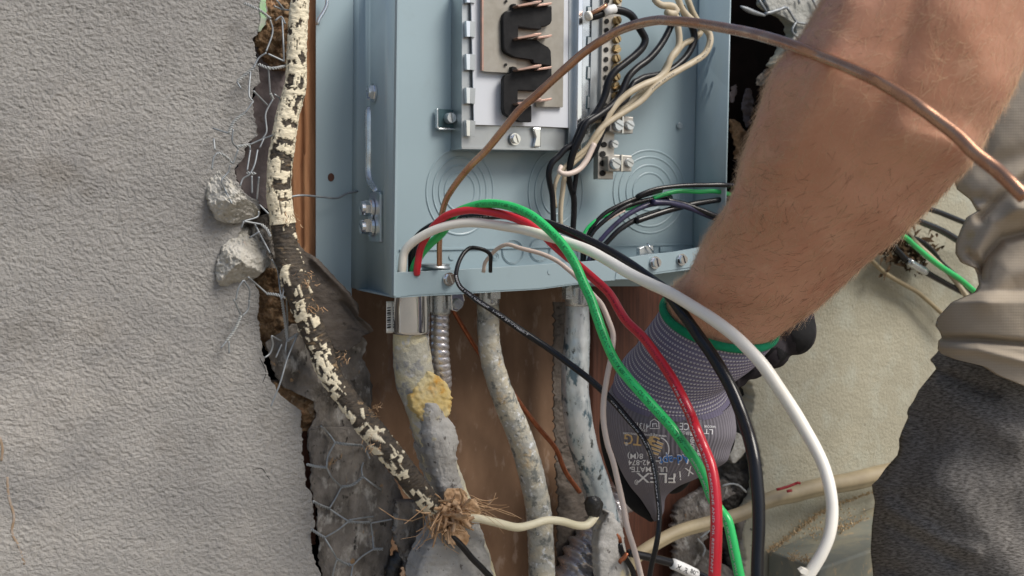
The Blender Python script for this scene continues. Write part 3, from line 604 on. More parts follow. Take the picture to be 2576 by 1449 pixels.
def screw(kind, p, rpx, parent, roll=60, normal=None, name='screw', sy=1.0):
    o = link(bpy.data.objects.new(name, SM[kind])); s = rpx * depth_of(p) / FPX
    q = Matrix.Identity(3)
    if normal is not None: q = Vector((0, -1, 0)).rotation_difference(normal).to_matrix()
    q = q @ Matrix.Rotation(math.radians(roll), 3, 'Y')
    o.matrix_basis = Matrix.Translation(p) @ q.to_4x4() @ Matrix.Diagonal((s, s * sy, s, 1)); attach(o, parent); return o
def sc(kind, s, d, rpx, parent=ep, roll=60, **k):
    x, y = R(s)[0][:2]; return screw(kind, W(x, y, d), rpx, parent, roll, **k)
sc('screw_hex', 'A1 1805,900', 0, 26, normal=n_l).matrix_basis.translation = LW(941, 234, .05)
for yy in (565, 745):
    x, y = R('A2 1785,%d' % yy)[0]; screw('screw_hex', LW(x, y, .35), 25, ep, 40, n_l, sy=1.5)
sc('screw_hex', 'B2 355,1250', .12, 17, roll=70); sc('screw_hex', 'B2 2345,1090', .12, 16, roll=75); sc('screw_hex', 'C3 430,1060', .12, 15, roll=70)
sc('screw_round', 'C1 410,1215', -5.35, 8, roll=10)
def bore(s, d, r, parent=ep, ry=None, name='hole', m='hole'):
    x, y = R(s)[0][:2]; P = [(x + r * math.cos(a / 10 * math.pi), y + (ry or r) * math.sin(a / 10 * math.pi)) for a in range(20)]
    return plate(name, P, d, .06, mt[m], parent)
bore('D 833,446', -8.95, 8, ry=10.5, m='stud_dark')
bore('A2 1643,1215', -8.9, 4.5, ry=8); bore('B1 460,945', -5.45, 4.5, ry=6)
bore('B2 1330,1180', .10, 4.5, ry=7, m='panel'); bore('B2 385,1035', -5.40, 7, ry=8, m='panel')
def knockout(cx, cy, rx, ry, rings, name='knockout'):
    prof = []; seg = 56; V = []; F = []
    for f in rings: prof += [(f + .026, 0), (f + .012, .05), (f - .010, .02), (f - .03, -.01)]
    for rr, h in prof:
        for k in range(seg):
            a = 2 * math.pi * k / seg; V.append(W(cx + rx * rr * math.cos(a), cy + ry * rr * math.sin(a), -5.47 + h))
    for i in range(len(prof) - 1):
        if i % 4 == 3: continue
        for k in range(seg):
            k2 = (k + 1) % seg; F.append((i * seg + k, i * seg + k2, (i + 1) * seg + k2, (i + 1) * seg + k))
    return mesh_obj(name, V, F, pm, ep)
knockout(1157, 482, 84, 108, (1, .80, .62, .45)); knockout(1398, 484, 68, 106, (1, .76, .52)); knockout(1634, 482, 90, 104, (1, .84, .64, .45))
knockout(1290, 634, 27, 30, (1, .9)); knockout(1358, 628, 26, 30, (1, .9)); knockout(1246, 645, 9, 10, (1, .5)); knockout(1440, 640, 14, 14, (1,))
# clip behind the lip, small embossed marks
plate('ground_clip', 'B2 2200,950 2250,930 2330,925 2340,1000 2320,1030 2200,1020', -1.2, .6, mt['zinc'], ep, bevel=.0006)
tube('clip_spring', 'B2 2270,905,-1 2300,940,-.8 2330,990,-.8', 2.5, mt['zinc_bright'], ep, seg=8); plate('clip_slot', 'B2 2400,935 2510,935 2510,985 2400,985', -5.3, .1, pm, ep)

# interior: tray, insulator, bus plates
tray = plate('tray', 'B1 490,-120 1840,-120 1815,1180 1700,1350 1560,1449 B1 1200,1435 480,1430', -3.4, .12, mt['tray'], ep)
plate('tray_side', 'B1 484,-120 497,-120 500,1430 478,1432', -3.3, 2.1, mt['tray'], ep)
plate('tray_lip', 'B1 480,1420 1560,1440 1560,1456 480,1440', -3.0, 2.3, mt['tray'], ep)
for y0 in (-130, 200, 520, 845, 1160):
    plate('tray_tab', 'B1 524,%d 560,%d 560,%d 530,%d' % (y0, y0 + 5, y0 + 155, y0 + 152), -2.75, .5, mt['zinc_bright'], ep)
    plate('tray_tab', 'B1 560,%d 612,%d 606,%d 562,%d' % (y0 + 2, y0 + 8, y0 + 160, y0 + 152), -2.85, .12, mt['tray'], ep)
plate('insulator_sheet', 'B1 568,-120 1560,-120 1512,1235 1300,1225 600,1205', -3.0, .15, mt['insul'], ep)
plate('rail', 'B1 1520,-120 1600,-120 1590,1449 1515,1449', -2.9, .1, mt['tray'], ep)
plate('rail', 'B1 1612,-120 1655,-120 1640,1449 1590,1449', -2.2, 1.0, mt['zinc_bright'], ep, bevel=.0006)
plate('rail', 'B1 1652,-120 1745,-120 1715,1300 1640,1300', -2.75, .1, mt['zinc'], ep)
plate('rail', 'B1 1745,-120 1845,-120 1825,1130 1715,1250', -2.55, .1, mt['tray'], ep)
for y0 in (60, 350, 640, 925):
    plate('rail_slot', 'B1 1690,%d 1738,%d 1732,%d 1684,%d' % (y0, y0, y0 + 135, y0 + 125), -2.68, .08, mt['teal_steel'], ep)
    plate('tray_tab', 'B1 1700,%d 1732,%d 1728,%d 1696,%d' % (y0 + 8, y0 + 8, y0 + 118, y0 + 118), -2.60, .06, mt['tray'], ep)
plate('bus_plate', 'B1 676,-120 1010,-120 1010,700 965,705 720,692 676,684', -2.5, .25, mt['busplate'], ep)
plate('bus_edge', 'B1 676,-120 690,-120 692,684 676,682', -2.42, .3, mt['copper_blade'], ep)
plate('bus_plate', 'B1 985,-120 1470,-120 1458,1036 1200,1030 1195,960 1020,960', -2.62, .25, mt['busplate'], ep)
plate('black_insulator', 'B1 1010,60 1355,55 1355,200 1340,230 1310,248 1258,256 1252,286 1100,276 1030,262 1030,372 1210,380 1250,415 1320,455 1345,490 1352,640 1235,625 1175,610 1168,580 985,552 905,510 884,470 876,190 888,130 915,104 968,96 968,34 1010,34', -2.0, .55, mt['black_plastic'], ep, bevel=.0012)
plate('black_insulator', 'B1 965,705 965,640 1010,650 1020,668 1350,660 1352,760 1280,830 1195,880 1025,872 1020,985 1100,1000 1156,1022 1155,1180 1040,1176 940,1130 895,1100 882,1050 884,760 905,725', -2.0, .55, mt['black_plastic'], ep, bevel=.0012)
plate('black_insulator', 'B1 1095,-120 1270,-120 1270,20 1180,12 1095,-10', -2.0, .55, mt['black_plastic'], ep)
for k, y0 in enumerate((0, 312, 618, 925)):
    e = 20 if k == 3 else 0
    plate('breaker_stab', 'B1 1012,%d 1200,%d 1250,%d 1256,%d 1235,%d 1030,%d' % (y0 + 48 + e, y0 + 8 + e, y0 + 4 + e, y0 + 14 + e, y0 + 32 + e, y0 + 66 + e), -1.2, 1.2, mt['copper_blade'], ep, bevel=.0005)
    plate('breaker_stab', 'B1 1215,%d 1350,%d 1358,%d 1345,%d 1205,%d' % (y0 + 42, y0 + 20, y0 + 30, y0 + 44, y0 + 62), -1.5, 1.0, mt['copper_blade'], ep, bevel=.0005)
bore('B1 910,12', -2.35, 3.6); bore('B1 907,625', -2.35, 3.6)
screw('screw_hex', W(*R('B1 992,1345')[0], -3.2), 15, ep, 70)
plate('stiffener', 'B1 1170,1232 1250,1236 1246,1424 1180,1422 1200,1330', -2.95, .4, mt['zinc_bright'], ep, bevel=.001)
plate('foot_bracket', 'B1 248,1052 490,1066 490,1236 470,1240 250,1228', -5.0, .15, mt['teal_steel'], ep)
plate('foot_bracket', 'B1 240,1052 252,1052 254,1220 268,1238 450,1240 488,1262 488,1300 476,1300 440,1256 262,1256 240,1232', -4.8, .5, mt['zinc'], ep, bevel=.0004)
screw('screw_round', W(*R('B1 355,1145')[0], -4.95), 14, ep, 80, sy=2)
# neutral bar with its screws, ground bar with two lugs
nb = plate('neutral_bar', 'B1 1850,-120 2040,-120 2010,300 1990,1060 1820,1060 1835,400', -2.2, .9, mt['alum'], ep, bevel=.0006)
for y0 in (10, 205, 292, 385, 480, 574, 662, 750, 840, 935, 1020):
    x0 = 1888 - y0 * .018; bore('B1 %f,%f' % (x0, y0), -2.1, 5.5, nb, 6.5)
    screw('screw_brass', W(*R('B1 %f,%f' % (x0 + 88, y0 - 4))[0], -2.15), 11, nb, 30 + y0, name='terminal_screw', sy=1.5)
gb = plate('ground_bar', 'B1 1820,1180 1960,1190 B2 1955,0 1945,285 1795,282 1800,0', -2.4, .8, mt['alum'], ep, bevel=.0006)
for y0, x0 in ((1260, 1860), (1398, 1858)): bore('B1 %d,%d' % (x0, y0), -2.3, 7, gb)
for y0 in (40, 128, 225): bore('B2 1845,%d' % y0, -2.3, 7.5, gb)
screw('screw_round', W(*R('B1 1942,1395')[0], -2.3), 11, gb, 20, name='terminal_screw', sy=1.6)
for s in ('B1 1920,1135 2042,1120 2142,1130 2138,1292 2030,1290 1910,1270', 'B2 1890,60 1980,45 2130,55 2125,210 1900,205'):
    plate('terminal_lug', s, -1.5, 1.2, mt['alum'], ep, bevel=.001)
for s, r_ in (('B1 1985,1212', 15), ('B1 2096,1212', 13), ('B2 1958,132', 15), ('B2 2095,125', 12)): screw('screw_round', W(*R(s)[0], -1.42), r_, ep, 25, name='terminal_screw', sy=1)
for s in ('B1 2035,1125 2045,1123 2043,1290 2033,1288', 'B2 2026,45 2036,45 2034,208 2024,208'): plate('lug_ridge', s, -1.3, .3, mt['zinc_bright'], ep)

# ================================================================ CONDUITS
def dispn(amp, f=120):
    return lambda s, a, q: amp * (N.noise(q * f) + .5 * N.noise(q * f * 2.6))
c1 = thing('conduit', 'thick yellowish cement-splashed conduit at the corner of the electrical box', 'conduit', W(1050, 900, -4))
tube('pipe', 'D 1033,800,-3.6,44 1033,845,-3.6,44 1037,900,-3.6,48 1046,960,-3.6,49 1062,1010,-3.6,46 1078,1070,-3.6,43 1095,1130,-3.6,42 1115,1190,-3.7,42 1140,1260,-3.9,42 1168,1340,-4,42 1195,1420,-4,42 1225,1520,-4,42', 45, mt['conduit_foam'], c1, seg=48, step=4, disp=dispn(.0009))
tube('connector', 'D 1034,735,-3.3,45 1034,790,-3.3,46 1034,838,-3.3,46', 46, mt['zinc_bright'], c1, seg=40, disp=lambda s, a, q: .0004 * N.noise(q * 60))
o = sheet('label_sticker', [(758, 972, 988), (838, 972, 990)], -4.2, mt['white'], c1, thick=.05, ncol=6, dy=8)
for k in range(9): plate('barcode_bar', [(974, 774 + k * 6), (983, 773 + k * 6), (983, 775 + k * 6 + (k % 3)), (974, 776 + k * 6 + (k % 3))], -4.1, .03, mt['dark_ink'], o)
sheet('foam_patch', [(935, 1072, 1082), (950, 1060, 1106), (965, 1046, 1128), (1000, 1030, 1136), (1025, 1036, 1136), (1050, 1052, 1128), (1062, 1066, 1110)], -2.15, mt['foam'], c1, thick=1.2, cols_px=3, dy=3, bulge=.5, jag=7, jf=.12, dfn=lambda x, y: .22 * fbm(x * .09, y * .09, 3))
sheet('cement_lump', [(1015, 1062, 1100), (1040, 1058, 1122), (1062, 1062, 1135), (1085, 1060, 1150), (1115, 1065, 1152), (1150, 1072, 1150), (1190, 1085, 1152), (1230, 1100, 1165), (1290, 1110, 1195), (1350, 1090, 1215), (1400, 1060, 1228), (1449, 1045, 1240), (1530, 1040, 1250)], -2.4, mt['cement'], c1, thick=2.0, cols_px=3.5, dy=3.5, bulge=1.1, jag=6, jf=.06, dfn=lambda x, y: .40 * fbm(x * .02, y * .02, 7) + .08 * fbm(x * .12, y * .12, 7), ridges=[([(1110, 1120), (1120, 1130)], 34, .5)])
rubble('cement_slab', [(1262, 1000, 1080), (1300, 1000, 1110), (1340, 995, 1130), (1365, 1000, 1120), (1390, 1010, 1110), (1449, 1030, 1100), (1530, 1050, 1100)], -5.6, 'felt', 'brown grey cement-stained sheet below the frayed cable end', 'cement scrap', amp=.4, fr=.03)
o = tube('conduit', 'D 1010,1395,-7 992,1420,-7 985,1470,-7', 20, mt['black_tape'], None, seg=24, rfun=lambda s, a, f: 1 + .16 * math.sin(s * 900)); tag(o, 'dark corrugated conduit stub peeking below the lower felt sheet', 'conduit')
c2 = thing('flexible_conduit', 'upright ribbed steel flexible conduit right beside the thick splashed conduit', 'conduit', W(1105, 850, -4.5))
tube('ribbed_tube', 'D 1107,775,-4.6,22 1106,850,-4.6,22 1108,900,-4.6,22 1113,940,-4.8,21 1117,970,-5.2,18 1112,1000,-6,14', 23, mt['flexm'], c2, seg=32, step=1.2, rfun=lambda s, a, f: 1 + .13 * abs(math.sin(s * 100 * 3.14 / .62 + a * .5)) ** .7 - .04)
tube('connector', 'D 1106,735,-4.4 1106,760,-4.4 1106,789,-4.4', 27, mt['zinc'], c2, seg=36)
plate('clamp_ear', 'B3 735,-40 760,-95 820,-100 860,-60 875,10 850,75 800,118 745,100', -2.6, .7, mt['zinc_bright'], c2, bevel=.001)
screw('screw_round', W(*R('B3 800,40')[0], -2.5), 14, c2, 35)
tube('threaded_end', 'D 1096,692,-2.0 1096,664,-2.0', 37, mt['tray'], c2, seg=36, step=.9, rfun=lambda s, a, f: 1 + .045 * math.sin(s * 1150 + a))
c3 = thing('conduit', 'narrower corroded grey conduit bending right, middle one of those under the box', 'conduit', W(1240, 900, -4))
tube('pipe', 'D 1228,765,-4.6,28 1229,840,-4.6,28 1236,900,-4.6,28.5 1253,960,-4.6,29 1275,1020,-4.6,30 1299,1075,-4.6,31 1322,1140,-4.6,32 1343,1220,-4.6,32 1355,1290,-4.6,32.5 1360,1360,-4.6,33 1363,1450,-4.6,33 1364,1530,-4.6,33', 30, mt['emt_old'], c3, seg=36, step=4, disp=dispn(.0006, 150))
tube('connector', 'D 1228,722,-4.4 1228,766,-4.4', 28, mt['zinc'], c3, seg=8); plate('clamp_band', 'B2 760,1358 858,1350 858,1446 760,1449', -2.9, .8, mt['zinc'], c3, bevel=.001)
c4 = thing('conduit', 'bluish galvanised conduit nearest to the gloved hand', 'conduit', W(1460, 900, -4))
tube('pipe', 'D 1452,765,-4.4,29 1452,830,-4.4,32 1448,905,-4.4,34 1446,975,-4.4,35 1452,1040,-4.4,36 1460,1090,-4.4,36 1472,1140,-4.4,35.5 1492,1200,-4.4,36 1512,1270,-4.4,36 1528,1340,-4.3,37 1540,1420,-4.3,39 1548,1530,-4.3,40', 34, mt['emt_blue'], c4, seg=40, step=4, disp=dispn(.0004, 120))
tube('connector', 'D 1452,715,-4.2,33 1452,768,-4.2,31', 32, mt['zinc'], c4, seg=30); plate('clamp_band', 'B2 1490,1330 1540,1300 1560,1449 1490,1449', -2.4, .8, mt['zinc'], c4, bevel=.001)
sheet('cement_smear', [(1290, 1528, 1540), (1330, 1507, 1565), (1370, 1500, 1572), (1420, 1502, 1585), (1530, 1510, 1600)], -2.0, mt['cement'], c4, thick=.6, cols_px=4, dy=4, bulge=.7, jag=5, jf=.06, dfn=lambda x, y: .12 * fbm(x * .06, y * .06, 7))
c5 = tube('flexible_conduit', 'D 1580,1180,-8 1565,1250,-8 1530,1310,-7.8,36 1480,1370,-7.5,44 1450,1440,-7,52 1435,1530,-7,54', 34, mt['flexm'], None, seg=40, step=1.6, rfun=lambda s, a, f: 1 + .12 * math.sin(s * 100 * 6.28 / 1.0 + a * .6))
tag(c5, 'fat ribbed steel flexible conduit passing low behind the galvanised conduit', 'conduit')
sheet_b = rubble('tar_paper', [(760, 1392, 1450), (800, 1395, 1430), (960, 1392, 1420), (1100, 1396, 1430), (1130, 1398, 1460), (1200, 1400, 1490), (1260, 1405, 1490), (1340, 1402, 1480), (1449, 1400, 1460), (1530, 1400, 1460)], -9.2, 'felt_black', 'strip of dark speckled tar paper between the two right conduits', 'tar paper', amp=.3, fr=.03, thick=.2)

# torn layers at the edge of the right wall
rubble('mortar_scrap', [(1210, 1800, 1830), (1240, 1760, 1850), (1275, 1705, 1800), (1320, 1700, 1790), (1370, 1702, 1770), (1400, 1705, 1800), (1449, 1700, 1860), (1530, 1700, 1870)], -8.6, 'felt', 'grey mortar scrap below the glove beside the wood stud', 'mortar scrap', amp=.8, fr=.02, jag=10)
rubble('tar_scrap', [(860, 1840, 1880), (930, 1850, 1895), (1000, 1840, 1900), (1100, 1820, 1915), (1180, 1790, 1925), (1260, 1815, 1910), (1300, 1850, 1890)], -9.4, 'tar', 'black tarry torn edge of the wall behind the right side of the glove', 'tar scrap', amp=1.0, fr=.025, jag=10)
rubble('tar_scrap', [(1340, 1800, 1860), (1390, 1830, 1880), (1449, 1840, 1890), (1530, 1840, 1890)], -9.0, 'tar', 'black tarry scrap low beside the red wire', 'tar scrap', amp=1.0, fr=.03, jag=8)
rubble('mortar_scrap', [(1090, 1850, 1860), (1105, 1835, 1880), (1130, 1828, 1880), (1150, 1832, 1865), (1165, 1840, 1850)], -8.0, 'chunk', 'small smooth grey mortar lump beside the thick black wire', 'mortar scrap', amp=.3, fr=.03, jag=4, bulge=.6)
rubble('mortar_scrap', [(1290, 1850, 1895), (1330, 1860, 1905), (1370, 1868, 1892), (1385, 1872, 1885)], -7.6, 'felt', 'brownish mortar scrap under the sheathed cable at the wall edge', 'mortar scrap', amp=.5, fr=.04, jag=6)
for s in ('C6 1370,580 1440,560 1520,570 1600,640', 'C6 1130,1090 1200,1180 1180,1260', 'C6 1160,1080 1250,1010'):
    o = tube('netting_strand', [[*p, -7.5] for p in R(s)], 2.4, mt['pale_wire'], wr, seg=7)
rubble('torn_fibre', [(212, 1850, 1853), (222, 1840, 1856), (236, 1836, 1852), (258, 1838, 1842)], -14, 'felt_mauve', 'small pale torn paper shred in the dark gap beside the arm', 'paper', amp=.4, thick=.1)
rubble('torn_fibre', [(222, 1878, 1890), (260, 1866, 1896), (300, 1870, 1890), (320, 1878, 1885)], -15, 'felt_mauve', 'larger dim torn paper shred in the dark gap beside the arm', 'paper', amp=.6, thick=.1)
rubble('torn_fibre', [(300, 1835, 1850), (330, 1838, 1880), (360, 1850, 1880), (400, 1848, 1870)], -13, 'brown_coat', 'brown crumbling shred beside the panel edge under the dim paper', 'mortar scrap', amp=.6, thick=.2)
rubble('torn_fibre', [(165, 1945, 1950), (175, 1925, 1955), (195, 1905, 1940), (215, 1900, 1920)], -9.5, 'felt', 'curled pale paper shred under the copper wire beside the arm', 'paper', amp=.5, thick=.1)

# ================================================================ OLD CABLE with flaking paint
oc = thing('old_cable', 'old black braided cable with flaking cream paint and a frayed end', 'cable', W(740, 300, -6))
spec = [('A1 1100,-70', 145), ('A1 1090,0', 150), ('A1 1070,250', 160), ('A1 1057,500', 165), ('A1 1052,700', 172), ('A1 1045,830', 185), ('A1 1015,960', 190), ('A1 975,1100', 190), ('A1 948,1250', 205), ('A1 918,1440', 210), ('A2 902,80', 212), ('A2 888,300', 210), ('A2 890,480', 212), ('A2 908,600', 205), ('A2 928,750', 230), ('A2 950,900', 225), ('A2 975,1050', 235), ('A2 1020,1200', 260), ('A2 1065,1350', 255), ('A3 1120,50', 235), ('A3 1175,200', 232), ('A3 1235,350', 230), ('A3 1300,500', 225), ('A3 1350,650', 212), ('A3 1430,800', 200), ('A3 1530,930', 200), ('A3 1635,1080', 218), ('A3 1740,1200', 228), ('A3 1850,1330', 228), ('A4 1870,150', 226), ('A4 1960,250', 228), ('A4 2065,390', 226), ('A4 2170,530', 222), ('A4 2270,650', 210), ('A4 2350,740', 190), ('A4 2400,790', 160)]
OC = [[*R(s)[0], -6.0 + max(0, min(1, (i - 14) / 4)) * 1.0 + max(0, min(1, (i - 22) / 8)) * 3.6, w * .2602 / 2] for i, (s, w) in enumerate(spec)]
OCL = [0.0]
def paintf(s, a, q):
    f = s / OCL[0]
    cov = .72 if f < .16 else (.58 if f < .26 else (.58 if f < .40 else -.30))
    front = math.cos(a - (.6 if f > .5 else 0)); 
    if f > .53: cov = .10 + .25 * front - .55 * (1 - max(0, front)) + .25 * math.sin(f * 40)
    elif f > .40: cov = -.22 + .1 * front
    yy = f * 1560 - 20 + 11 * N.noise(Vector((a * 1.7, s * 30, 6))) + 5 * N.noise(Vector((a * 6, s * 90, 6))); ang = (a + math.pi) % (2 * math.pi) - math.pi
    for b0, b1, ac, aw in ((-20, 8, 0, 4), (62, 76, -.3, .5), (80, 96, -1.2, .4), (148, 166, .8, .5), (164, 176, -.6, .4), (202, 236, .2, .8), (242, 250, -.3, .3), (254, 272, 1.1, .6), (325, 340, .4, .7), (374, 390, .6, .9), (418, 462, .9, .8), (412, 432, .0, 1.0), (482, 512, .5, 1.0), (535, 545, .5, .8)):
        if b0 - 12 < yy < b1 + 12: cov -= (.8 + .9 * N.noise(Vector((a * 2.2, s * 60, 2)))) * max(0, 1 - max(0, b0 + 3 - yy, yy - b1 + 3) / 6) * max(0, 1 - (max(0, abs(ang + ac) - aw) / .35))
    blk = N.cell(Vector((s * (130 if f < .4 else 220) + 2 * N.noise(q * 60), a * (1.6 if f < .4 else 2.4) + 3 * N.noise(q * 40), 0))) - .5
    v = .9 * N.noise(Vector((s * 48, a * 1.4, 3))) + .28 * N.noise(Vector((s * 200, a * 3, 5))) + (.28 if f < .4 else .55) * blk + cov
    crack = abs(N.noise(Vector((s * 22, a * 4.5, 8)))) < .018 and f < .45
    p = 1.0 if v > .06 and not crack else 0.0
    rough = .0007 * N.noise(q * 320) + .00014 * math.sin(s * 1900 + a * 2 + 3 * N.noise(q * 60)) * (1 - p)
    return (rough + (.0011 if p else 0), p)
FO = tube_pts(OC, 10, 'd', 1.3, -6); OCL[0] = FO.s[-1]
tube('braided_sheath', FO, 10, mt['barkpaint'], oc, seg=64, disp=paintf)
# frayed end: bundle of stiff fibres and curled paper
def fibres(name, n, org, spread, ln, w, seed, m, dirx):
    rr = random.Random(seed); V = []; F = []
    for _ in range(n):
        a = dirx + rr.gauss(0, spread); L = ln * rr.uniform(.35, 1.1); x, y = org[0] + rr.gauss(0, 12), org[1] + rr.gauss(0, 12); d = org[2] + rr.uniform(-.7, .7); cx = rr.gauss(0, .5); dd = rr.gauss(0, 1.2); ww = w * rr.uniform(.5, 1.3)
        pts = []
        for k in range(5):
            t = k / 4; aa = a + cx * t; pts.append((x + L * t * math.cos(aa), y + L * t * math.sin(aa), d + dd * t, ww * (1 - .55 * t)))
        base = len(V)
        for i, (px, py, pd, pw) in enumerate(pts):
            p = W(px, py, pd); nx = Vector((0, 0, 0)); t = (W(pts[min(4, i + 1)][0], pts[min(4, i + 1)][1], pts[min(4, i + 1)][2]) - W(pts[max(0, i - 1)][0], pts[max(0, i - 1)][1], pts[max(0, i - 1)][2])).normalized()
            b = t.cross(FWD).normalized(); r_ = pw * depth_of(p) / FPX
            V += [p + b * r_, p - b * r_, p - FWD * r_ * .8]
        for i in range(4):
            for k in range(3): F.append((base + i * 3 + k, base + i * 3 + (k + 1) % 3, base + i * 3 + 3 + (k + 1) % 3, base + i * 3 + 3 + k))
    return stuff(mesh_obj(name, V, F, m, oc))
fibres('frayed_fibre', 130, (1125, 1285, -.8), .7, 54, 4.2, 3, mt['fray'], .35)
fibres('frayed_fibre', 90, (1130, 1285, -.5), .65, 58, 9.5, 9, mt['fray'], .5)
fibres('frayed_fibre', 46, (1115, 1290, -.6), .4, 76, 4, 5, mt['fray'], 1.15)
fibres('frayed_fibre', 26, (1085, 1275, -1.8), .35, 130, 1.4, 6, mt['fray'], 1.35)
fibres('frayed_fibre', 14, (1190, 1270, -.5), .2, 100, 1.3, 7, mt['fray'], .3)
for k, (s, e) in enumerate((('A3 1500,540', 1.9), ('A3 1780,1060', .2), ('A2 960,640', 1.4), ('A2 1150,1250', .6), ('A4 1780,180', 2.2), ('A3 1220,60', 1.0))):
    x, y = R(s)[0]; fibres('frayed_fibre', 22, (x, y, (-2.6, -1.4, -3.6, -3.2, -.8, -3.0)[k]), .3, 15, 1.2, 20 + k, mt['fray'], e)
for k, (a, b, c_, e) in enumerate(((1120, 1250, 1175, 1235), (1150, 1262, 1206, 1270), (1118, 1330, 1178, 1345), (1105, 1310, 1130, 1370))):
    sheet('curled_paper', [(min(b, e) - 6, a + 6, c_ - 12), (min(b, e) + 10, a - 4, c_), (min(b, e) + 28, a + 4, c_ + 3), (min(b, e) + 42, a + 20, c_ - 4)], -.3 - .15 * k, mt['fray'], oc, thick=.1, cols_px=3, dy=3, jag=6, jf=.2, dfn=lambda x, y: .5 * fbm(x * .06, y * .06, 3))
tube('white_conductor', [[*p, d_, r_] for p, d_, r_ in zip(R('B4 420,840 500,880 620,890 800,930 1020,980 1150,955 1300,912 1450,922 1600,962 1690,958 1735,915 1775,860'), (-.8, -.5, -.4, -.5, -.7, -.9, -1.1, -1.2, -1.3, -1.4, -1.5, -1.6), (8, 9, 10, 10.5, 10.5, 10, 10, 10, 10, 10.5, 11, 10))], 10, mt['cable_white'], oc, seg=16)
tube('tape_wrap', 'B4 1775,870,-1.7,13 1765,820,-1.7,20 1755,760,-1.7,23 1740,710,-1.7,20 1735,680,-1.8,12', 18, mt['black_tape'], oc, seg=28, step=2, disp=dispn(.0022, 90))
tube('black_conductor', 'B4 300,980,-1,8 380,1060,-.8 480,1160,-.6 580,1280,-.5 680,1380,-.5 790,1500,-.5', 9.5, mt['black'], oc, seg=16)
# ================================================================ LETTERING
def glyphs(s, cache={}):
    if s not in cache:
        cu = bpy.data.curves.new('t', 'FONT'); cu.body = s; cu.resolution_u = 2; cu.size = 1; cu.align_x = 'CENTER'; cu.align_y = 'CENTER'; cu.offset = .012
        ob = bpy.data.objects.new('t', cu); COL.objects.link(ob); dg = bpy.context.evaluated_depsgraph_get()
        me = bpy.data.meshes.new_from_object(ob.evaluated_get(dg)); cache[s] = ([v.co.copy() for v in me.vertices], [tuple(p.vertices) for p in me.polygons])
        bpy.data.objects.remove(ob); bpy.data.curves.remove(cu); bpy.data.meshes.remove(me)
    return cache[s]
def print_on(wire, text, f0, f1, mat, hgt=.9, ang=0.0, flip=1, lift=1.025, name='printed_lettering'):
    """prints a line of text along a wire between the fractions f0 and f1 of its length"""
    F = PATHS[wire.name]; T = F.s[-1]; v, fc = glyphs(text); xs = [c.x for c in v]; w = max(xs) - min(xs); x0 = min(xs)
    s0, s1 = f0 * T, f1 * T; V = []; j = 0
    import bisect
    for c in v:
        t = (c.x - x0) / w; s = s0 + (s1 - s0) * t; i = min(len(F.p) - 2, max(0, bisect.bisect_right(F.s, s) - 1)); f = (s - F.s[i]) / max(1e-9, F.s[i + 1] - F.s[i])
        p = F.p[i].lerp(F.p[i + 1], f); n = F.n[i].lerp(F.n[i + 1], f).normalized(); b = F.b[i].lerp(F.b[i + 1], f).normalized(); r_ = F.r[i] * (1 - f) + F.r[i + 1] * f
        a = ang + flip * c.y * hgt; V.append(p + n * math.cos(a) * r_ * lift + b * math.sin(a) * r_ * lift)
    return mesh_obj(name, V, fc, mat, wire, False)

# ================================================================ WIRES
def wire(name, s, r, m, label, mode='z', dflt=.7, group=None, seg=16, step=6, parent=None, **k):
    F = tube_pts(R(s) if isinstance(s, str) else s, r, mode, step, dflt); sd = len(PATHS) * 3.7
    Q_ = [p + N.noise_vector(Vector((t * 11, sd, 0))) * (.0011 if 'copper' not in name else .0004) * min(1, 25 * t) for p, t in zip(F.p, F.s)]
    s = frames(Q_, [a * (1 + .035 * N.noise(Vector((t * 60, sd, 4)))) for a, t in zip(F.r, F.s)])
    o = tube(name, s, r, mt[m], parent, mode=mode, dflt=dflt, seg=seg, step=step, **k)
    if label: tag(o, label, 'wire', group)
    return o
def seq(s, zs, rs):
    """spread depth and radius values evenly over the points of a path"""
    P = R(s); n = len(P)
    def at(a, i):
        f = i / (n - 1) * (len(a) - 1); k = min(len(a) - 2, int(f)); return a[k] + (a[k + 1] - a[k]) * (f - k) if len(a) > 1 else a[0]
    return [[p[0], p[1], at(zs, i), at(rs, i)] for i, p in enumerate(P)]
wjit = lambda amp: (lambda s, a, q: amp * N.noise(q * 90))
WOB = 0.0
cu = wire('bare_copper_wire', [[*p, z, r_] for p, z, r_ in zip(R('B2 264,1120 264,900 283,650 330,480 430,320 560,160 B1 720,1449 900,1230 1050,1050 1200,920 1350,780 1500,645 1650,515 1800,410 2000,295 2200,225 2400,192 C1 300,198 500,215 700,245 900,280 1200,345 1500,440 1800,555 2080,668 C2 1100,775 1300,890 1500,1020 1700,1165 1900,1320 C4 2058,30 2258,185 2385,300 2545,460 2800,740'),
    (.735, .73, .725, .72, .71, .70, .695, .685, .68, .675, .67, .665, .66, .655, .64, .62, .60, .59, .575, .56, .54, .50, .47, .45, .43, .415, .405, .395, .39, .385, .38, .375, .37, .365),
    (7, 7, 7.5, 8, 8.5, 9, 9.5, 10, 10, 10.5, 10.5, 11, 11, 11, 11.5, 12, 12, 12, 12.5, 13, 13.5, 14, 14.5, 15, 15.5, 16, 16, 16.5, 17, 17.5, 18, 18, 18, 18))], 10, 'copper', 'thick bare copper wire arching over the whole box and across the bare forearm', seg=22, disp=wjit(.0001))
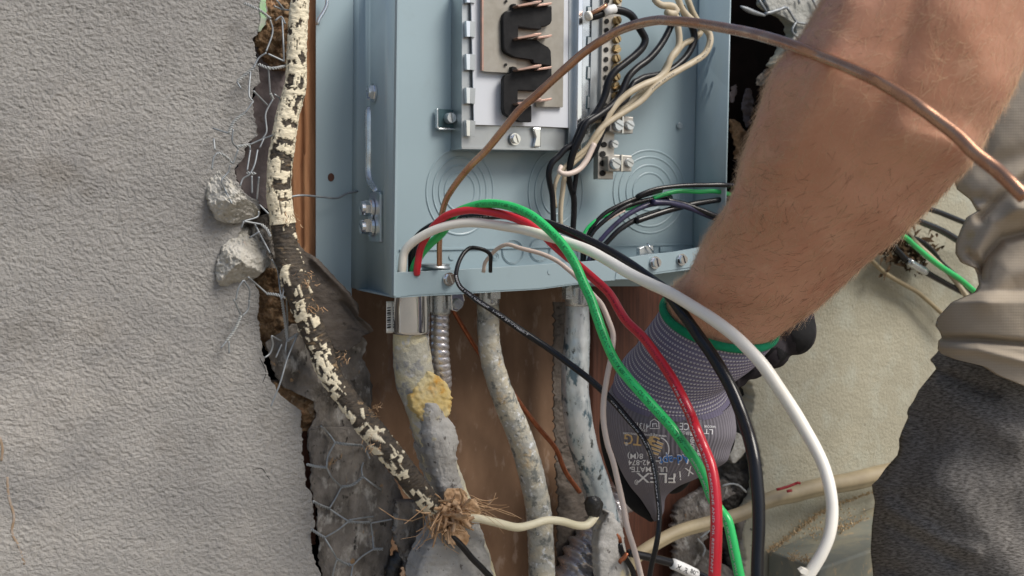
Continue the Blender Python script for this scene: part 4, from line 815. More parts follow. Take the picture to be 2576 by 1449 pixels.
wh = wire('white_wire', seq('D 1010,690 1012,668 B2 -75,985 0,895 140,808 300,742 500,705 700,708 900,735 1100,770 1300,828 1500,890 1700,965 1900,1075 2100,1195 2300,1295 2500,1390 C5 1100,82 1300,212 1500,365 1620,480 1750,620 1900,830 2050,1055 C6 2150,0 2262,195 2362,410 2425,650 2443,850 2418,1050 2350,1220 2260,1370 2170,1500', (.728, .72, .705, .69, .665, .635, .60, .572, .56, .55, .53, .52, .52), (11, 11, 11.5, 12, 12.5, 14, 15, 16, 16.5, 16.5, 15, 14.5, 15)), 12, 'white', 'thickest white wire looping out of the box and curling down on the right', seg=20)
plate('cut_burr', 'C8 365,1400 400,1378 450,1395 430,1440 380,1425', 0, .4, mt['white'], wh, fn=lambda x, y: C(x, y, .515), vec=FWD)
bk = wire('black_wire', seq('D 1036,690 1036,668 B2 0,1010 50,850 200,738 400,672 700,645 900,635 1100,660 1300,705 1500,775 1700,875 1900,985 2100,1115 2300,1260 2440,1365 C5 1000,160 1130,340 1250,510 1350,670 1450,860 1540,1080 C6 1590,10 1632,150 1668,320 1692,520 1712,750 1716,1000 1706,1250 1700,1520', (.75, .745, .735, .715, .685, .655, .615, .585, .57, .555, .54, .53, .52), (10, 10, 10.5, 11, 12, 13, 14, 15, 16, 16.5, 17, 16, 16)), 12, 'black', 'thickest black glossy wire crossing the forearm and falling beside the white one', seg=20)
rd = wire('red_wire', seq('D 1048,690 1050,672 B2 80,960 130,850 225,715 350,625 550,582 750,600 950,645 1100,705 1250,800 1350,895 1450,985 1600,1105 1750,1235 1900,1380 C5 430,195 600,370 760,590 880,770 975,940 1085,1165 C6 1105,0 1195,210 1258,370 1292,530 1312,720 1318,920 1312,1150 1296,1520', (.73, .722, .705, .69, .68, .668, .65, .62, .59, .57, .555, .545, .54), (9, 9, 9.5, 10.5, 11, 11, 11, 12, 13.5, 14, 14.5, 15, 15.5)), 12, 'red', 'thick red insulated wire running down across the grey glove', seg=20)
gr = wire('green_wire', seq('D 1040,690 1042,672 B2 75,1030 180,910 300,800 360,700 430,610 560,552 700,520 850,525 1000,562 1150,632 1280,735 1400,855 1500,985 1580,1125 1650,1290 1725,1449 C5 150,160 220,360 320,585 450,760 600,930 760,1105 C6 870,10 1000,190 1108,340 1200,520 1270,700 1350,820 1410,900 1450,1050 1490,1250 1545,1520', (.735, .73, .71, .69, .67, .65, .63, .61, .59, .575, .57, .56, .555), (10, 10, 10.5, 11, 11.5, 12, 12.5, 12.5, 13, 13, 13, 13, 13)), 12, 'green', 'thick bright green wire with printed lettering arching over the red one', seg=20)
sb = wire('black_wire', seq('B2 757,1180 757,1100 757,1020 720,980 640,952 560,948 495,1005 445,1110 428,1220 465,1320 560,1400 B3 1000,10 1150,105 1400,278 1700,478 1900,630 2100,790 2300,985 2450,1165 C5 560,1290 C6 610,150 668,280 708,450 733,650 755,850 745,1050 720,1200 690,1330 660,1520', (.72, .71, .70, .68, .67, .66, .64, .62, .61, .60, .60), (5.2, 5.2, 5.6, 6, 7.5, 8.5, 8.5, 7.5, 7, 7, 7)), 6, 'black', 'thin black wire making a small loop over the front lip and slanting down right', seg=14)
sw = wire('white_wire', seq('B2 690,1180 705,1090 755,1025 830,950 920,915 1050,950 1250,1003 1400,1073 1500,1150 1600,1240 1680,1330 1760,1420 C5 190,40 262,200 305,330 300,470 280,600 250,750 215,980 212,1180 250,1400 C6 300,330 350,530 405,760 450,980 520,1200 600,1510', (.745, .735, .72, .70, .68, .66, .64, .625, .62, .615, .61), (5, 5, 5.5, 6, 6.5, 7, 7, 7.5, 7.5, 7.5, 7.5)), 6, 'pink', 'thin pinkish white wire running behind the green one and down beside the glove', seg=14)
print_on(gr, 'E2 AWG 3.3mm2 OR TYPE MTW OR THWN-2 OR THWN OR GASOLINE AND OIL RESISTANT II OR AWM 600V VW-1 ---- CSA T90 NYLON OR TWN75 600V ----', .33, .80, mt['green_ink'], 1.15, .1, -1)
print_on(gr, 'GASOLINE AND OIL RESISTANT II OR AWM 600V VW-1', .81, .985, mt['pale_ink'], .6, .5, -1)
print_on(gr, 'OR THHN UNDER PVC 600V GASOLINE II (UL) E', .205, .325, mt['green_ink'], 1.15, .1, -1)
print_on(rd, 'GASOLINE AND OIL RESISTANT II OR AWM 600V VW-1 ---- CSA T90 NYLON OR TWN75 600V 8 AWG OR THWN-2', .36, .78, mt['red_ink'], .65, .2, -1)
print_on(rd, 'TYPE MTW OR THWN-2 OR THHN GASOLINE AND OIL RESISTANT', .70, .985, mt['pale_ink'], .6, .55, -1)
print_on(sb, 'RESISTANT II VW-1 SUNLIGHT', .19, .30, mt['pale_ink'], .8, .0, -1); print_on(sb, '1-WV 27-VVBB0-T', .31, .40, mt['pale_ink'], .8, 0, -1)
print_on(sb, 'OR GASOLINE AND OIL RESISTANT AWM', .62, .88, mt['pale_ink'], .6, .3, -1)
print_on(bk, 'TYPE THHN OR THWN-2 OR MTW 600V', .12, .24, mt['pale_ink'], .4, .2, -1)

# wires inside the box
G = 'wires gathered inside the electrical panel'
b1 = wire('black_wire', seq('B1 1715,165 1780,150 1860,118 1950,92 2060,112 2125,155 2165,225 2215,300 2255,380 2235,450 2170,525 2060,615 1965,690 1905,770 1870,900 1810,1040 1745,1130 1650,1205 1610,1300 1560,1400 B2 1490,-10 1420,65 1350,135 1322,230 1330,330 1350,430 1357,560 1365,760', (-1.0, -.8, -.8, -1.0, -1.4, -2, -2.4, -2.6), (10, 10, 9.5, 9.5, 9, 8.5, 7.5, 7)), 9, 'black_in', 'stiff black wire with a white tape ring and bare copper end above the neutral bar', 'd', -1)
tube('copper_core', 'B1 1705,150,-.9 1760,115,-.6 1830,80,-.4 1880,45,-.3', 5.5, mt['copper'], b1, seg=12); tube('tape_ring', 'B1 1858,122,-.6 1900,100,-.6 1955,85,-.65', 11.5, mt['tape'], b1, seg=18)
tube('cut_insulation', 'B1 1692,160,-.8 1716,150,-.8', 12, mt['white'], b1, seg=18)
wire('black_wire', seq('B1 2560,130 2500,260 2440,380 2370,480 2280,575 2170,655 2090,740 2050,830 2005,930 1930,1020 1810,1110 1690,1190 1640,1290 1580,1420 B2 1545,60 1525,150 1508,240 1530,350 1560,460 1562,600 1550,780', (-1.6, -1.4, -1.3, -1.2, -1.2, -1.8, -2.4, -2.8), (8, 9, 9, 9, 9.5, 9, 8, 7.5)), 9, 'black_in', 'stiff black wire descending from under the copper arch beside the brass screws', 'd', -1)
wire('black_wire', seq('C1 430,60 470,160 530,260 550,380 490,520 400,620 320,680 220,720 60,750 0,780 B1 2150,790 2105,860 2060,960 1960,1030 1870,1110 1850,1230 1810,1340 1770,1449 B2 1730,50 1680,120 1600,190 1580,290 1560,420', (-2, -1.8, -1.6, -1.4, -1.2, -1.4, -1.8, -2.2), (9, 9, 9, 8.5, 8, 8, 7, 6)), 9, 'black_in', 'stiff black wire bent like an elbow beneath the pale pair', 'd', -1)
wire('cream_wire', seq('C1 165,-10 190,20 240,50 310,55 355,70 380,100 365,135 330,130 285,118', (-.4, -.5, -.4, -.2), (7.5, 9, 10.5, 8)), 9, 'cream', 'short curled cream wire end right above the copper arch', 'd', -1)
wire('cream_wire', seq('C1 330,60 370,140 395,250 412,380 400,460 330,560 285,680 210,760 70,820 B1 2130,880 2020,960 1930,1060 1870,1160 1820,1290 1750,1400 B2 1640,60 1520,180 1480,270 1460,400 1440,560 1438,760', (-.9, -.8, -.7, -.8, -1.2, -1.6, -2.2, -2.8), (8, 8.5, 8.5, 8.5, 8.5, 7, 6.5, 6)), 9, 'cream', 'aged cream wire kinked sideways below the copper arch', 'd', -1)
cw1 = wire('cream_wire', seq('C1 370,-60 400,0 440,100 560,230 660,290 700,350 700,430 650,530 530,610 400,680 280,750 160,840 60,950 0,1000 B1 2060,1075 1930,1160 1830,1240 1760,1330 1690,1430 B2 1560,90 1480,160 1400,280 1372,420 1390,560', (-1, -.9, -.6, -.4, -.6, -.9, -1.4, -2.2, -2.9), (8, 8.5, 8.5, 8, 8, 7.5, 7, 5.5, 5)), 9, 'cream', 'aged cream wire swinging out widest to the right of the bundle', 'd', -1)
cw3 = wire('cream_wire', seq('C1 470,-60 500,20 540,120 600,230 620,300 560,370 450,430 380,520 300,620 230,740 100,850 B1 2100,1000 2000,1080 1940,1140 1780,1160 1690,1180', (-2, -1.8, -1.8, -1.9, -2, -2), (8, 8, 7.5, 7, 7, 6)), 9, 'cream', 'second cream wire running mostly hidden behind the black ones', 'd', -1)
print_on(cw1, 'AWG 12 TYPE TW', .20, .30, mt['dark_ink'], .7, 0, -1); print_on(cw1, 'SOLID 600V', .40, .50, mt['dark_ink'], .7, 0, -1)
wire('cream_wire', seq('B2 1760,-60 1720,30 1680,110 1610,190 1510,232 1440,225 1415,205 1440,160', (-1.2, -1.2, -1.1, -1.4), (7.5, 7.5, 6.5, 5.5)), 7, 'pink', 'pale wire hooked around the black pair under the tray', 'd', -1)
# bundle at the right, running behind the arm
wire('black_wire', seq('B2 1640,1090 1655,960 1700,830 1745,740 1850,625 2000,540 2200,462 2400,402 C3 0,455 150,392 400,355 700,345 870,345 1100,370 1400,450 1700,560 C4 1400,520 1640,580 1980,708 2300,840', (-3.8, -3.2, -2.6, -2.0, -1, 0, -1, -3, -4), (5, 5, 5.5, 5.5, 5.5, 6, 6.5, 7, 7)), 5, 'black', 'topmost thin black wire of the group passing behind the forearm', 'd', -1)
wire('black_wire', seq('B2 1660,1090 1672,960 1700,880 1765,770 1900,650 2080,540 2280,485 2500,460 C3 300,482 450,522 600,575 780,640 1100,720 1500,760 C4 1300,620 1520,690 1700,765 1920,890 2300,1090', (-3.6, -3, -2.4, -1.8, -1, 0, -1, -3, -4), (5, 5, 6, 6, 6.5, 6.5, 7, 8.5, 9)), 5, 'black', 'second thin black wire of the group passing behind the forearm, dipping under the green one', 'd', -1)
wire('purple_wire', seq('B2 1700,1090 1760,960 1830,860 1950,730 2100,615 2300,530 2536,512 C3 150,505 300,512 500,560 700,640 900,720 1200,800', (-3.4, -2.8, -2.2, -1.4, -1, -.6, -2), (6, 6, 6.5, 7, 7, 7, 7)), 6, 'purple', 'glossy black wire with violet sheen in the group behind the forearm', 'd', -1)
wire('black_wire', seq('B2 1730,1090 1800,980 1880,900 2000,775 2200,655 2400,595 C3 0,690 200,622 400,560 600,512 830,475 1000,450 1300,480', (-3.2, -2.6, -2, -1.6, -1.2, -1, -1), (6, 6.5, 7.5, 8, 8, 7, 7)), 7, 'black', 'thicker lowest black wire of the group passing behind the forearm', 'd', -1)
wire('green_wire', seq('B2 1650,830 1700,750 1770,690 1950,600 2120,562 2300,482 2450,432 C3 150,462 350,402 450,395 600,402 750,398 900,430 1200,520 1700,700 C4 1100,720 1360,835 1500,950 1700,1110 1900,1240 2090,1390 2300,1560', (-3.4, -2.8, -2.2, -1.4, -.8, -1, -3, -4), (4, 4.5, 5, 5.5, 5.5, 6, 7, 7)), 5, 'green', 'thin green wire in the group passing behind the forearm', 'd', -1)
wire('pink_wire', seq('B2 1720,850 1760,790 1850,700 1960,640 2050,588', (-3.2, -2.6, -2.4), (4, 4.5, 4)), 4, 'pink', 'short pale pink wire between the black ones behind the forearm', 'd', -1)
wire('thin_copper_wire', seq('B3 700,-60 770,115 900,340 1000,500 1150,690 1300,860 1450,1065 1600,1255 1750,1440 B4 1480,440 1620,640', (-6.2, -6.6, -7.4, -8, -8), (6, 6, 6, 6, 6)), 4, 'copper_end', 'reddish bare copper wire slanting behind the conduits', 'd', -7)
# wires leaving behind the arm at the right
wire('grey_wire', seq('C4 1380,760 1480,880 1650,1045 1850,1245 2000,1450', (-4.5, -4, -3.6), (6, 6, 6.5)), 6, 'cream', 'thin grey-beige wire crossing the green one beside the shirt', 'd', -4)
wire('black_wire', seq('C4 1250,760 1380,815 1550,890 1650,985 1720,1080 1900,1240 2050,1400', (-4.6, -4.2, -4), (6, 6.5, 6)), 6, 'black', 'thin black wire bowing over the green one beside the shirt', 'd', -4)
tb = wire('black_wire', seq('C4 1150,820 1290,955 1420,1085 1600,1190 1800,1300 1950,1380', (-4.8, -4.4, -4), (8, 8, 7)), 6, 'black', 'black wire wrapped with grey tape under the elbow', 'd', -4)
tube('tape_wrap', seq('C4 1415,1080 1480,1120 1590,1180', (-4.2, -4.1, -4), (9.5, 10, 9)), 10, mt['zinc'], tb, mode='d', disp=dispn(.001))
wire('tan_wire', seq('C4 960,960 1075,1085 1200,1200 1350,1290 1500,1370 1600,1449 C7 1770,152 1900,260', (-5, -5.4, -5.6, -5), (5.5, 5.5, 5.5, 5)), 6, 'romex', 'thin tan wire slanting down the cream wall beside the shirt', 'd', -5)
dr = random.Random(4); V = []; Fd = []
for _ in range(150):
    a = dr.uniform(0, 6.28); x, y = R('C4 %f,%f' % (dr.gauss(1420, 130), dr.gauss(990, 75)))[0]; L = dr.uniform(8, 42); cx = dr.gauss(0, .8); b = len(V)
    for k in range(4):
        t = k / 3; aa = a + cx * t; p = W(x + L * t * math.cos(aa), y + L * t * math.sin(aa), -5.2 + dr.uniform(-.6, .6)); q = .0016 * math.sin(math.pi * (t * .9 + .05)) * dr.uniform(.4, 2.2)
        V += [p + Vector((q * math.sin(aa), 0, q * math.cos(aa))), p - Vector((q * math.sin(aa), 0, q * math.cos(aa)))]
    for k in range(3): Fd.append((b + 2 * k, b + 2 * k + 1, b + 2 * k + 3, b + 2 * k + 2))
o = stuff(mesh_obj('leaf_litter', V, Fd, mt['debris'])); tag(o, 'clump of dry brown leaf litter under the elbow by the thin wires', 'leaf litter', kind='stuff')
# sheathed cable and the wires at the bottom
rx = tube('sheathed_cable', seq('C6 440,1440 500,1330 560,1250 700,1150 900,1040 1200,950 1600,830 C8 0,750 150,690 300,655 600,585 1000,505 1300,440 1500,400', (-5, -4.5, -4, -3.6, -4, -4, -3), (16, 16, 17, 18, 21, 23, 24)), 20, mt['romex'], None, mode='d', seg=36, step=5, rfun=lambda s, a, f: 1 - .13 * math.exp(-((a - .9) / .28) ** 2) - .05 * math.sin(f * 30) * math.sin(a))
tag(rx, 'flat yellowed sheathed cable bowing along the cream wall to the jeans', 'cable')
for s in ('C8 145,615 240,590 320,560', 'C8 320,560 350,548 372,556', 'C8 245,632 290,622'):
    P = R(s); tube('red_mark', [[p[0], p[1], -2.15, 3.4] for p in P], 4, mt['mark_red'], rx, mode='d', squash=.5, seg=8)
be = wire('black_wire', seq('C6 372,1130 400,1220 455,1315 500,1400 520,1520', (-1.5, -1.2, -1), (7, 7, 7.5)), 7, 'black', 'short black wire with a bent bare copper tip near the bottom edge', 'd', -1)
tube('copper_tip', seq('C6 305,1035 345,1045 372,1090 376,1135', (-1.6, -1.5), (5, 6)), 5, mt['copper_end'], be, mode='d', seg=10, rfun=lambda s, a, f: 1 + .2 * math.sin(s * 1400 + a))
bf = wire('black_wire', seq('C6 462,1225 700,1280 900,1335 1100,1430 1250,1500', (-.2, .4, .8, 1), (9.5, 10.5, 11, 11)), 10, 'black', 'black wire end with a white handwritten tape flag at the bottom edge', 'd', 0)
tube('copper_tip', seq('C6 370,1320 410,1280 455,1232', (-.6, -.4, -.2), (5.5, 5.5)), 5, mt['copper_end'], bf, mode='d', seg=10, rfun=lambda s, a, f: 1 + .25 * math.sin(s * 1200 + a))
tt = tube('tape_flag', seq('C6 890,1332 990,1375 1110,1435', (.9, 1, 1.1), (13.5, 14)), 13, mt['tape'], bf, mode='d', seg=20)
print_on(tt, 'M. R.', .05, .55, mt['dark_ink'], 1.3, .2, -1, name='handwriting'); print_on(tt, '807', .6, .95, mt['dark_ink'], 1.1, -.2, -1, name='handwriting')

# grey enclosure with sandy dirt in the lower right corner
en = thing('utility_enclosure', 'grey utility enclosure topped with sandy dirt at the lower right', 'enclosure', W(2050, 1420, 3))
def hexa(name, top, dz, mat, parent, bev=.003):
    v = [Vector(p) for p in top]; v += [p + Vector((0, 0, -dz)) for p in v]
    o = mesh_obj(name, v, [(0, 1, 2, 3), (4, 7, 6, 5), (0, 4, 5, 1), (1, 5, 6, 2), (2, 6, 7, 3), (3, 7, 4, 0)], mat, parent, False)
    m = o.modifiers.new('b', 'BEVEL'); m.width = bev; m.segments = 2; return o
tp = [W(1932, 1388, -7.2), W(2290, 1215, -7.2), W(2400, 1300, 2.0), W(2068, 1424, 2.0)]
zt = tp[0].z
def onz(x, y, z): r_ = ray(x, y); return CAM + r_ * ((z - CAM.z) / r_.z)
hexa('body', [W(1932, 1388, -7.2), W(2300, 1232, -7.2), W(2430, 1300, 3), W(2060, 1430, 3)], .25, mt['pvc'], en)
tube('lid_ridge', 'C8 640,1290,0 800,1185,-1 1000,1040,-3 1200,900,-5', 4, mt['pvc'], en, mode='d')
dd = random.Random(9)
def dirtline(a, b, n, sp, parent, da, db):
    P = R(a + ' ' + b); V = []; F = []
    for _ in range(n):
        t = dd.random(); x = P[0][0] + (P[1][0] - P[0][0]) * t + dd.gauss(0, sp); y = P[0][1] + (P[1][1] - P[0][1]) * t + dd.gauss(0, sp) * .55; p = W(x, y, da + (db - da) * t + dd.uniform(0, .3)); r_ = dd.uniform(.0006, .0022)
        q = len(V)
        for v in ((1, 0, 0), (-.4, .8, .1), (-.5, -.8, 0), (0, 0, 1)): V.append(p + Vector(v) * r_ * dd.uniform(.6, 1.2))
        F += [(q, q + 1, q + 2), (q, q + 1, q + 3), (q + 1, q + 2, q + 3), (q, q + 2, q + 3)]
    return stuff(mesh_obj('sandy_dirt', V, F, mt['dirt'], parent, False))
dirtline('C8 60,1220', 'C8 620,800', 420, 5, en, -6.7, -6.9); dirtline('C8 640,790', 'C8 1130,620', 220, 4, en, -6.8, -6.8); dirtline('C8 650,1010', 'C8 1080,900', 240, 12, en, -4.5, -5.5); dirtline('C8 250,1240', 'C8 520,1330', 130, 9, en, 1.2, 1.8); dirtline('C8 300,1100', 'C8 900,830', 160, 30, en, -4, -5)

# ================================================================ PERSON
person = thing('person', 'person in stone knit shirt and black jeans, gloved hand working under the box', 'person', C(2300, 700, .6))
def loft(name, rings, mat, parent, mode='closed', seg=64, sub=6, dfn=None, v0=0, cap=True):
    """body surface through rings: (Lx, Ly, Rx, Ry, sag, z, thick[, sagx]) = outline points in the survey, front bulge, distance, half depth (m)"""
    n = len(rings); rings = [list(r_) + [0] * (8 - len(r_)) for r_ in rings]
    S = []
    Q = [rings[0]] + rings + [rings[-1]]
    for i in range(1, n):
        p0, p1, p2, p3 = Q[i - 1:i + 3]
        for k in range(sub):
            t = k / sub; S.append([.5 * (2 * b + (c - a) * t + (2 * a - 5 * b + 4 * c - d) * t * t + (3 * b - a - 3 * c + d) * t ** 3) for a, b, c, d in zip(p0, p1, p2, p3)])
    S.append(rings[-1]); V = []; F = []; UV = []; v = v0; prev = None
    for row in S:
        lx, ly, rx_, ry, sag, z, th, sx = row
        Lp, Rp = C(lx, ly, z), C(rx_, ry, z); Mp = (Lp + Rp) / 2; A = (Rp - Lp) / 2
        mx, my = (lx + rx_) / 2, (ly + ry) / 2; Bv = C(mx + sx, my + sag, z - th) - C(mx, my, z)
        if prev is not None: v += (Mp - prev).length * 100
        prev = Mp
        for k in range(seg):
            a = 2 * math.pi * k / seg; q = Mp + A * math.cos(a) + Bv * math.sin(a)
            if dfn: q = q + (q - Mp).normalized() * dfn(row, a, q, v)
            V.append(q); UV.append((k / seg if k < seg else 0, v))
    m = len(S)
    for i in range(m - 1):
        for k in range(seg):
            k2 = (k + 1) % seg; F.append((i * seg + k, i * seg + k2, (i + 1) * seg + k2, (i + 1) * seg + k))
    if cap: F.append(tuple(range(seg))); F.append(tuple((m - 1) * seg + k for k in range(seg)))
    return mesh_obj(name, V, F, mat, parent, True, UV)
def px_of(p):
    q = p - CAM; z = q.dot(FWD); return CX + FPX * q.dot(RIGHT) / z, CY - FPX * q.dot(UP) / z
ARM_R = [([(2306, -40), (2262, 150), (2215, 280), (2160, 380), (2150, 430)], 34, -.0026), ([(2250, 130), (2200, 300)], 60, -.001), ([(2150, 20), (2060, 260), (1990, 420)], 50, .0055), ([(2270, 345), (2400, 370)], 50, .0050), ([(2120, 500), (2230, 560)], 60, .003), ([(1880, 470), (1800, 640)], 34, -.002), ([(2420, 60), (2480, 200)], 60, .002), ([(1960, 520), (2050, 620), (1900, 700)], 60, .0045), ([(1800, 660), (1740, 780)], 22, .0012), ([(2260, 395), (2180, 470)], 30, -.0015), ([(2440, 395), (2380, 330), (2330, 322)], 8, -.0010), ([(1700, 760), (1704, 800)], 6, -.0012), ([(1716, 750), (1722, 800)], 6, -.001)]
def arm_d(row, a, q, v):
    if math.sin(a) < -.2: return 0
    x, y = px_of(q); return ridge_h(x, y, ARM_R) + .0012 * N.noise(q * 24) + .0003 * N.noise(q * 110)
arm = loft('arm', [(1712, 905, 1820, 920, 40, .655, .024), (1695, 850, 1875, 880, 50, .65, .027), (1679, 778, 1940, 842, 62, .645, .030), (1692, 724, 2020, 796, 40, .632, .033), (1732, 686, 2077, 754, 30, .615, .036), (1762, 620, 2150, 686, 20, .595, .040), (1800, 555, 2241, 611, 10, .572, .045), (1844, 476, 2330, 531, 0, .55, .049), (1875, 380, 2405, 447, 0, .53, .052), (1914, 265, 2463, 366, 0, .512, .053), (1948, 175, 2522, 275, -10, .50, .053), (2016, 94, 2574, 172, -20, .492, .052), (2072, 0, 2620, 60, -30, .485, .051), (2130, -120, 2690, -80, -40, .48, .050), (2180, -250, 2740, -230, -40, .475, .05)], mt['skin'], person, seg=110, sub=12, dfn=arm_d)
# hair on the arm
def hairs(name, n, seed, mat, wide, sel, ln=(.003, .013)):
    rr = random.Random(seed); me = arm.data; polys = [p for p in me.polygons if len(p.vertices) == 4]; V = []; F = []
    made = 0
    while made < n:
        p = polys[rr.randrange(len(polys))]; c = p.center; nn = p.normal.copy()
        vs = [me.vertices[i].co for i in p.vertices]; mid = vs[0].lerp(vs[2], rr.random()).lerp(vs[1].lerp(vs[3], rr.random()), .5)
        out = nn if nn.dot(mid - C(2100, 450, .62)) > 0 else -nn
        vis = out.dot((CAM - mid).normalized())
        if vis < -.45: continue
        x, y = px_of(mid)
        if not (1650 < x < 2600 and -40 < y < 880) or rr.random() > sel(x, y, vis): continue
        dirn = (C(1780, 800, .645) - mid).normalized(); dirn = (dirn - out * dirn.dot(out)).normalized()
        side = dirn.cross(out); th = rr.gauss(.35, .55) + 1.2 * N.noise(mid * 40); dirn = dirn * math.cos(th) + side * math.sin(th)
        L = rr.uniform(*ln) * (1.15 if vis < .15 else 1); curl = rr.gauss(0, 1.1); lift = rr.uniform(.10, .45) * (1.5 if vis < .2 else 1); w = wide * rr.uniform(.6, 1.2); b0 = len(V); pp = mid.copy(); K = 5
        for k in range(K + 1):
            t = k / K; ww = w * (1 - .85 * t); bb = dirn.cross(CAM - pp).normalized(); V.extend([pp + bb * ww, pp - bb * ww, pp + (CAM - pp).normalized() * ww])
            side = dirn.cross(out); dirn = (dirn + side * curl / K * .8 + out * (lift * (1 - 1.7 * t)) / K * 1.5).normalized(); pp = pp + dirn * L / K
        for k in range(K):
            for e in range(3): F.append((b0 + k * 3 + e, b0 + k * 3 + (e + 1) % 3, b0 + k * 3 + 3 + (e + 1) % 3, b0 + k * 3 + 3 + e))
        made += 1
    return stuff(mesh_obj(name, V, F, mat, person))
hairs('arm_hair', 13000, 1, mt['hair'], .00008, lambda x, y, v: (1.0 if v < .3 else .55) * (1 if x < 2000 + (500 - y) * .2 else .45) * (1 if y < 620 else .6))
hairs('arm_hair', 1500, 2, mt['hair_dark'], .00008, lambda x, y, v: (1.0 if (y > 420 and x > 1800) else .12) * (1 if v < .3 else .7))

# glove: cuff, hand and fingers
cuff_r = [(1668, 770, 1951, 838, 66, .645, .034), (1655, 792, 1945, 856, 68, .648, .035), (1640, 815, 1930, 872, 70, .65, .036), (1615, 850, 1905, 898, 74, .655, .037), (1592, 888, 1872, 918, 78, .66, .038), (1565, 918, 1838, 940, 82, .665, .039), (1548, 944, 1833, 972, 84, .668, .040), (1540, 975, 1840, 1004, 70, .67, .041)]
cuff = loft('glove_cuff', cuff_r, mt['cuffm'], person, seg=96, sub=8, cap=False)
rim = []
F_ = []
for k in range(49):
    a = 2 * math.pi * k / 48; lx, ly, rx_, ry, sag, z, th = cuff_r[0]
    Lp, Rp = C(lx, ly, z), C(rx_, ry, z); Bv = C((lx + rx_) / 2, (ly + ry) / 2 + sag, z - th) - C((lx + rx_) / 2, (ly + ry) / 2, z)
    rim.append((Lp + Rp) / 2 + (Rp - Lp) / 2 * math.cos(a) + Bv * math.sin(a))
tube('glove_hem', frames(rim, [.0031] * 49), 1, mt['green_rim'], cuff, seg=14)
hand_r = [(1540, 972, 1840, 1000, 68, .669, .0395), (1530, 990, 1848, 1035, 50, .672, .041), (1522, 1030, 1852, 1085, 30, .675, .042), (1530, 1090, 1840, 1125, 15, .68, .042), (1546, 1140, 1828, 1160, 5, .685, .041), (1563, 1185, 1795, 1180, 0, .69, .038), (1585, 1222, 1748, 1206, 0, .695, .034), (1606, 1250, 1706, 1224, 0, .70, .028), (1622, 1275, 1676, 1250, 0, .702, .022), (1636, 1298, 1670, 1287, 0, .703, .016), (1646, 1312, 1660, 1309, 0, .704, .007)]
HR = [([(1660, 1010), (1640, 1120), (1620, 1210)], 26, .0018), ([(1740, 1020), (1730, 1140), (1700, 1200)], 22, .0016), ([(1590, 1180), (1640, 1300)], 10, -.0008)]
def hand_d(row, a, q, v):
    if math.sin(a) < -.2: return 0
    x, y = px_of(q); return ridge_h(x, y, HR) + .0007 * N.noise(q * 35)
hand = loft('glove', hand_r, mt['glove'], person, seg=96, sub=8, dfn=hand_d, v0=9)
# nitrile palm side and the fingers folded under the hand
def chain(pts, sub=5):
    return pts
def body_mesh(name, tubes, mat, parent, vox=.0013):
    V = []; F = []
    for P in tubes:
        Fm = tube_pts(P, 10, 'z', 5, .7); n = len(Fm.p); seg = 18; b = len(V)
        for i in range(n):
            e = 1.0
            for k in range(seg):
                a = 2 * math.pi * k / seg; V.append(Fm.p[i] + (Fm.n[i] * math.cos(a) + Fm.b[i] * math.sin(a)) * Fm.r[i] * e)
        for i in range(n - 1):
            for k in range(seg): F.append((b + i * seg + k, b + i * seg + (k + 1) % seg, b + (i + 1) * seg + (k + 1) % seg, b + (i + 1) * seg + k))
        for i, sg in ((0, -1), (n - 1, 1)):
            base = b + i * seg; last = [base + k for k in range(seg)]
            for st in range(1, 5):
                th = st / 5 * math.pi / 2; nw = []
                for k in range(seg):
                    a = 2 * math.pi * k / seg; V.append(Fm.p[i] + Fm.t[i] * sg * Fm.r[i] * math.sin(th) + (Fm.n[i] * math.cos(a) + Fm.b[i] * math.sin(a)) * Fm.r[i] * math.cos(th)); nw.append(len(V) - 1)
                for k in range(seg): F.append((last[k], last[(k + 1) % seg], nw[(k + 1) % seg], nw[k]))
                last = nw
            F.append(tuple(last))
    o = mesh_obj(name, V, F, mat, parent, True); fixn(o)
    m = o.modifiers.new('r', 'REMESH'); m.mode = 'VOXEL'; m.voxel_size = vox; m.use_smooth_shade = True
    m = o.modifiers.new('s', 'SMOOTH'); m.iterations = 4
    return o
body_mesh('glove_fingers', [
    [[1552, 1000, .70, 26], [1538, 1070, .705, 31], [1550, 1140, .712, 34], [1580, 1210, .712, 36], [1612, 1262, .712, 32], [1638, 1300, .712, 14]],
    [[1600, 1090, .72, 34], [1600, 1180, .73, 32], [1632, 1240, .735, 27], [1650, 1288, .735, 18]],
    [[1700, 1100, .715, 36], [1720, 1170, .735, 33], [1690, 1215, .755, 28], [1650, 1180, .775, 24]],
    [[1765, 1080, .715, 34], [1780, 1140, .735, 30], [1750, 1180, .755, 26], [1700, 1150, .775, 22]],
    [[1812, 1050, .71, 30], [1822, 1110, .73, 26], [1795, 1150, .75, 23], [1755, 1120, .765, 20]]], mt['nitrile'], person, .0016)
other = body_mesh('second_glove', [
    [[1880, 780, .73, 44], [1960, 815, .72, 46], [1998, 845, .715, 50], [2004, 815, .745, 44], [1950, 790, .77, 36]],
    [[1860, 830, .725, 42], [1920, 865, .715, 44], [1942, 884, .712, 46], [1935, 850, .745, 38], [1890, 820, .76, 32]],
    [[1820, 880, .73, 34], [1868, 905, .72, 40], [1890, 916, .718, 40], [1890, 885, .745, 32]],
    [[1800, 920, .735, 30], [1838, 942, .725, 32], [1850, 950, .72, 32], [1850, 915, .745, 26]],
    [[1980, 770, .745, 30], [2014, 790, .735, 30], [2022, 830, .73, 30]]], mt['glove_back'], person, .0014)
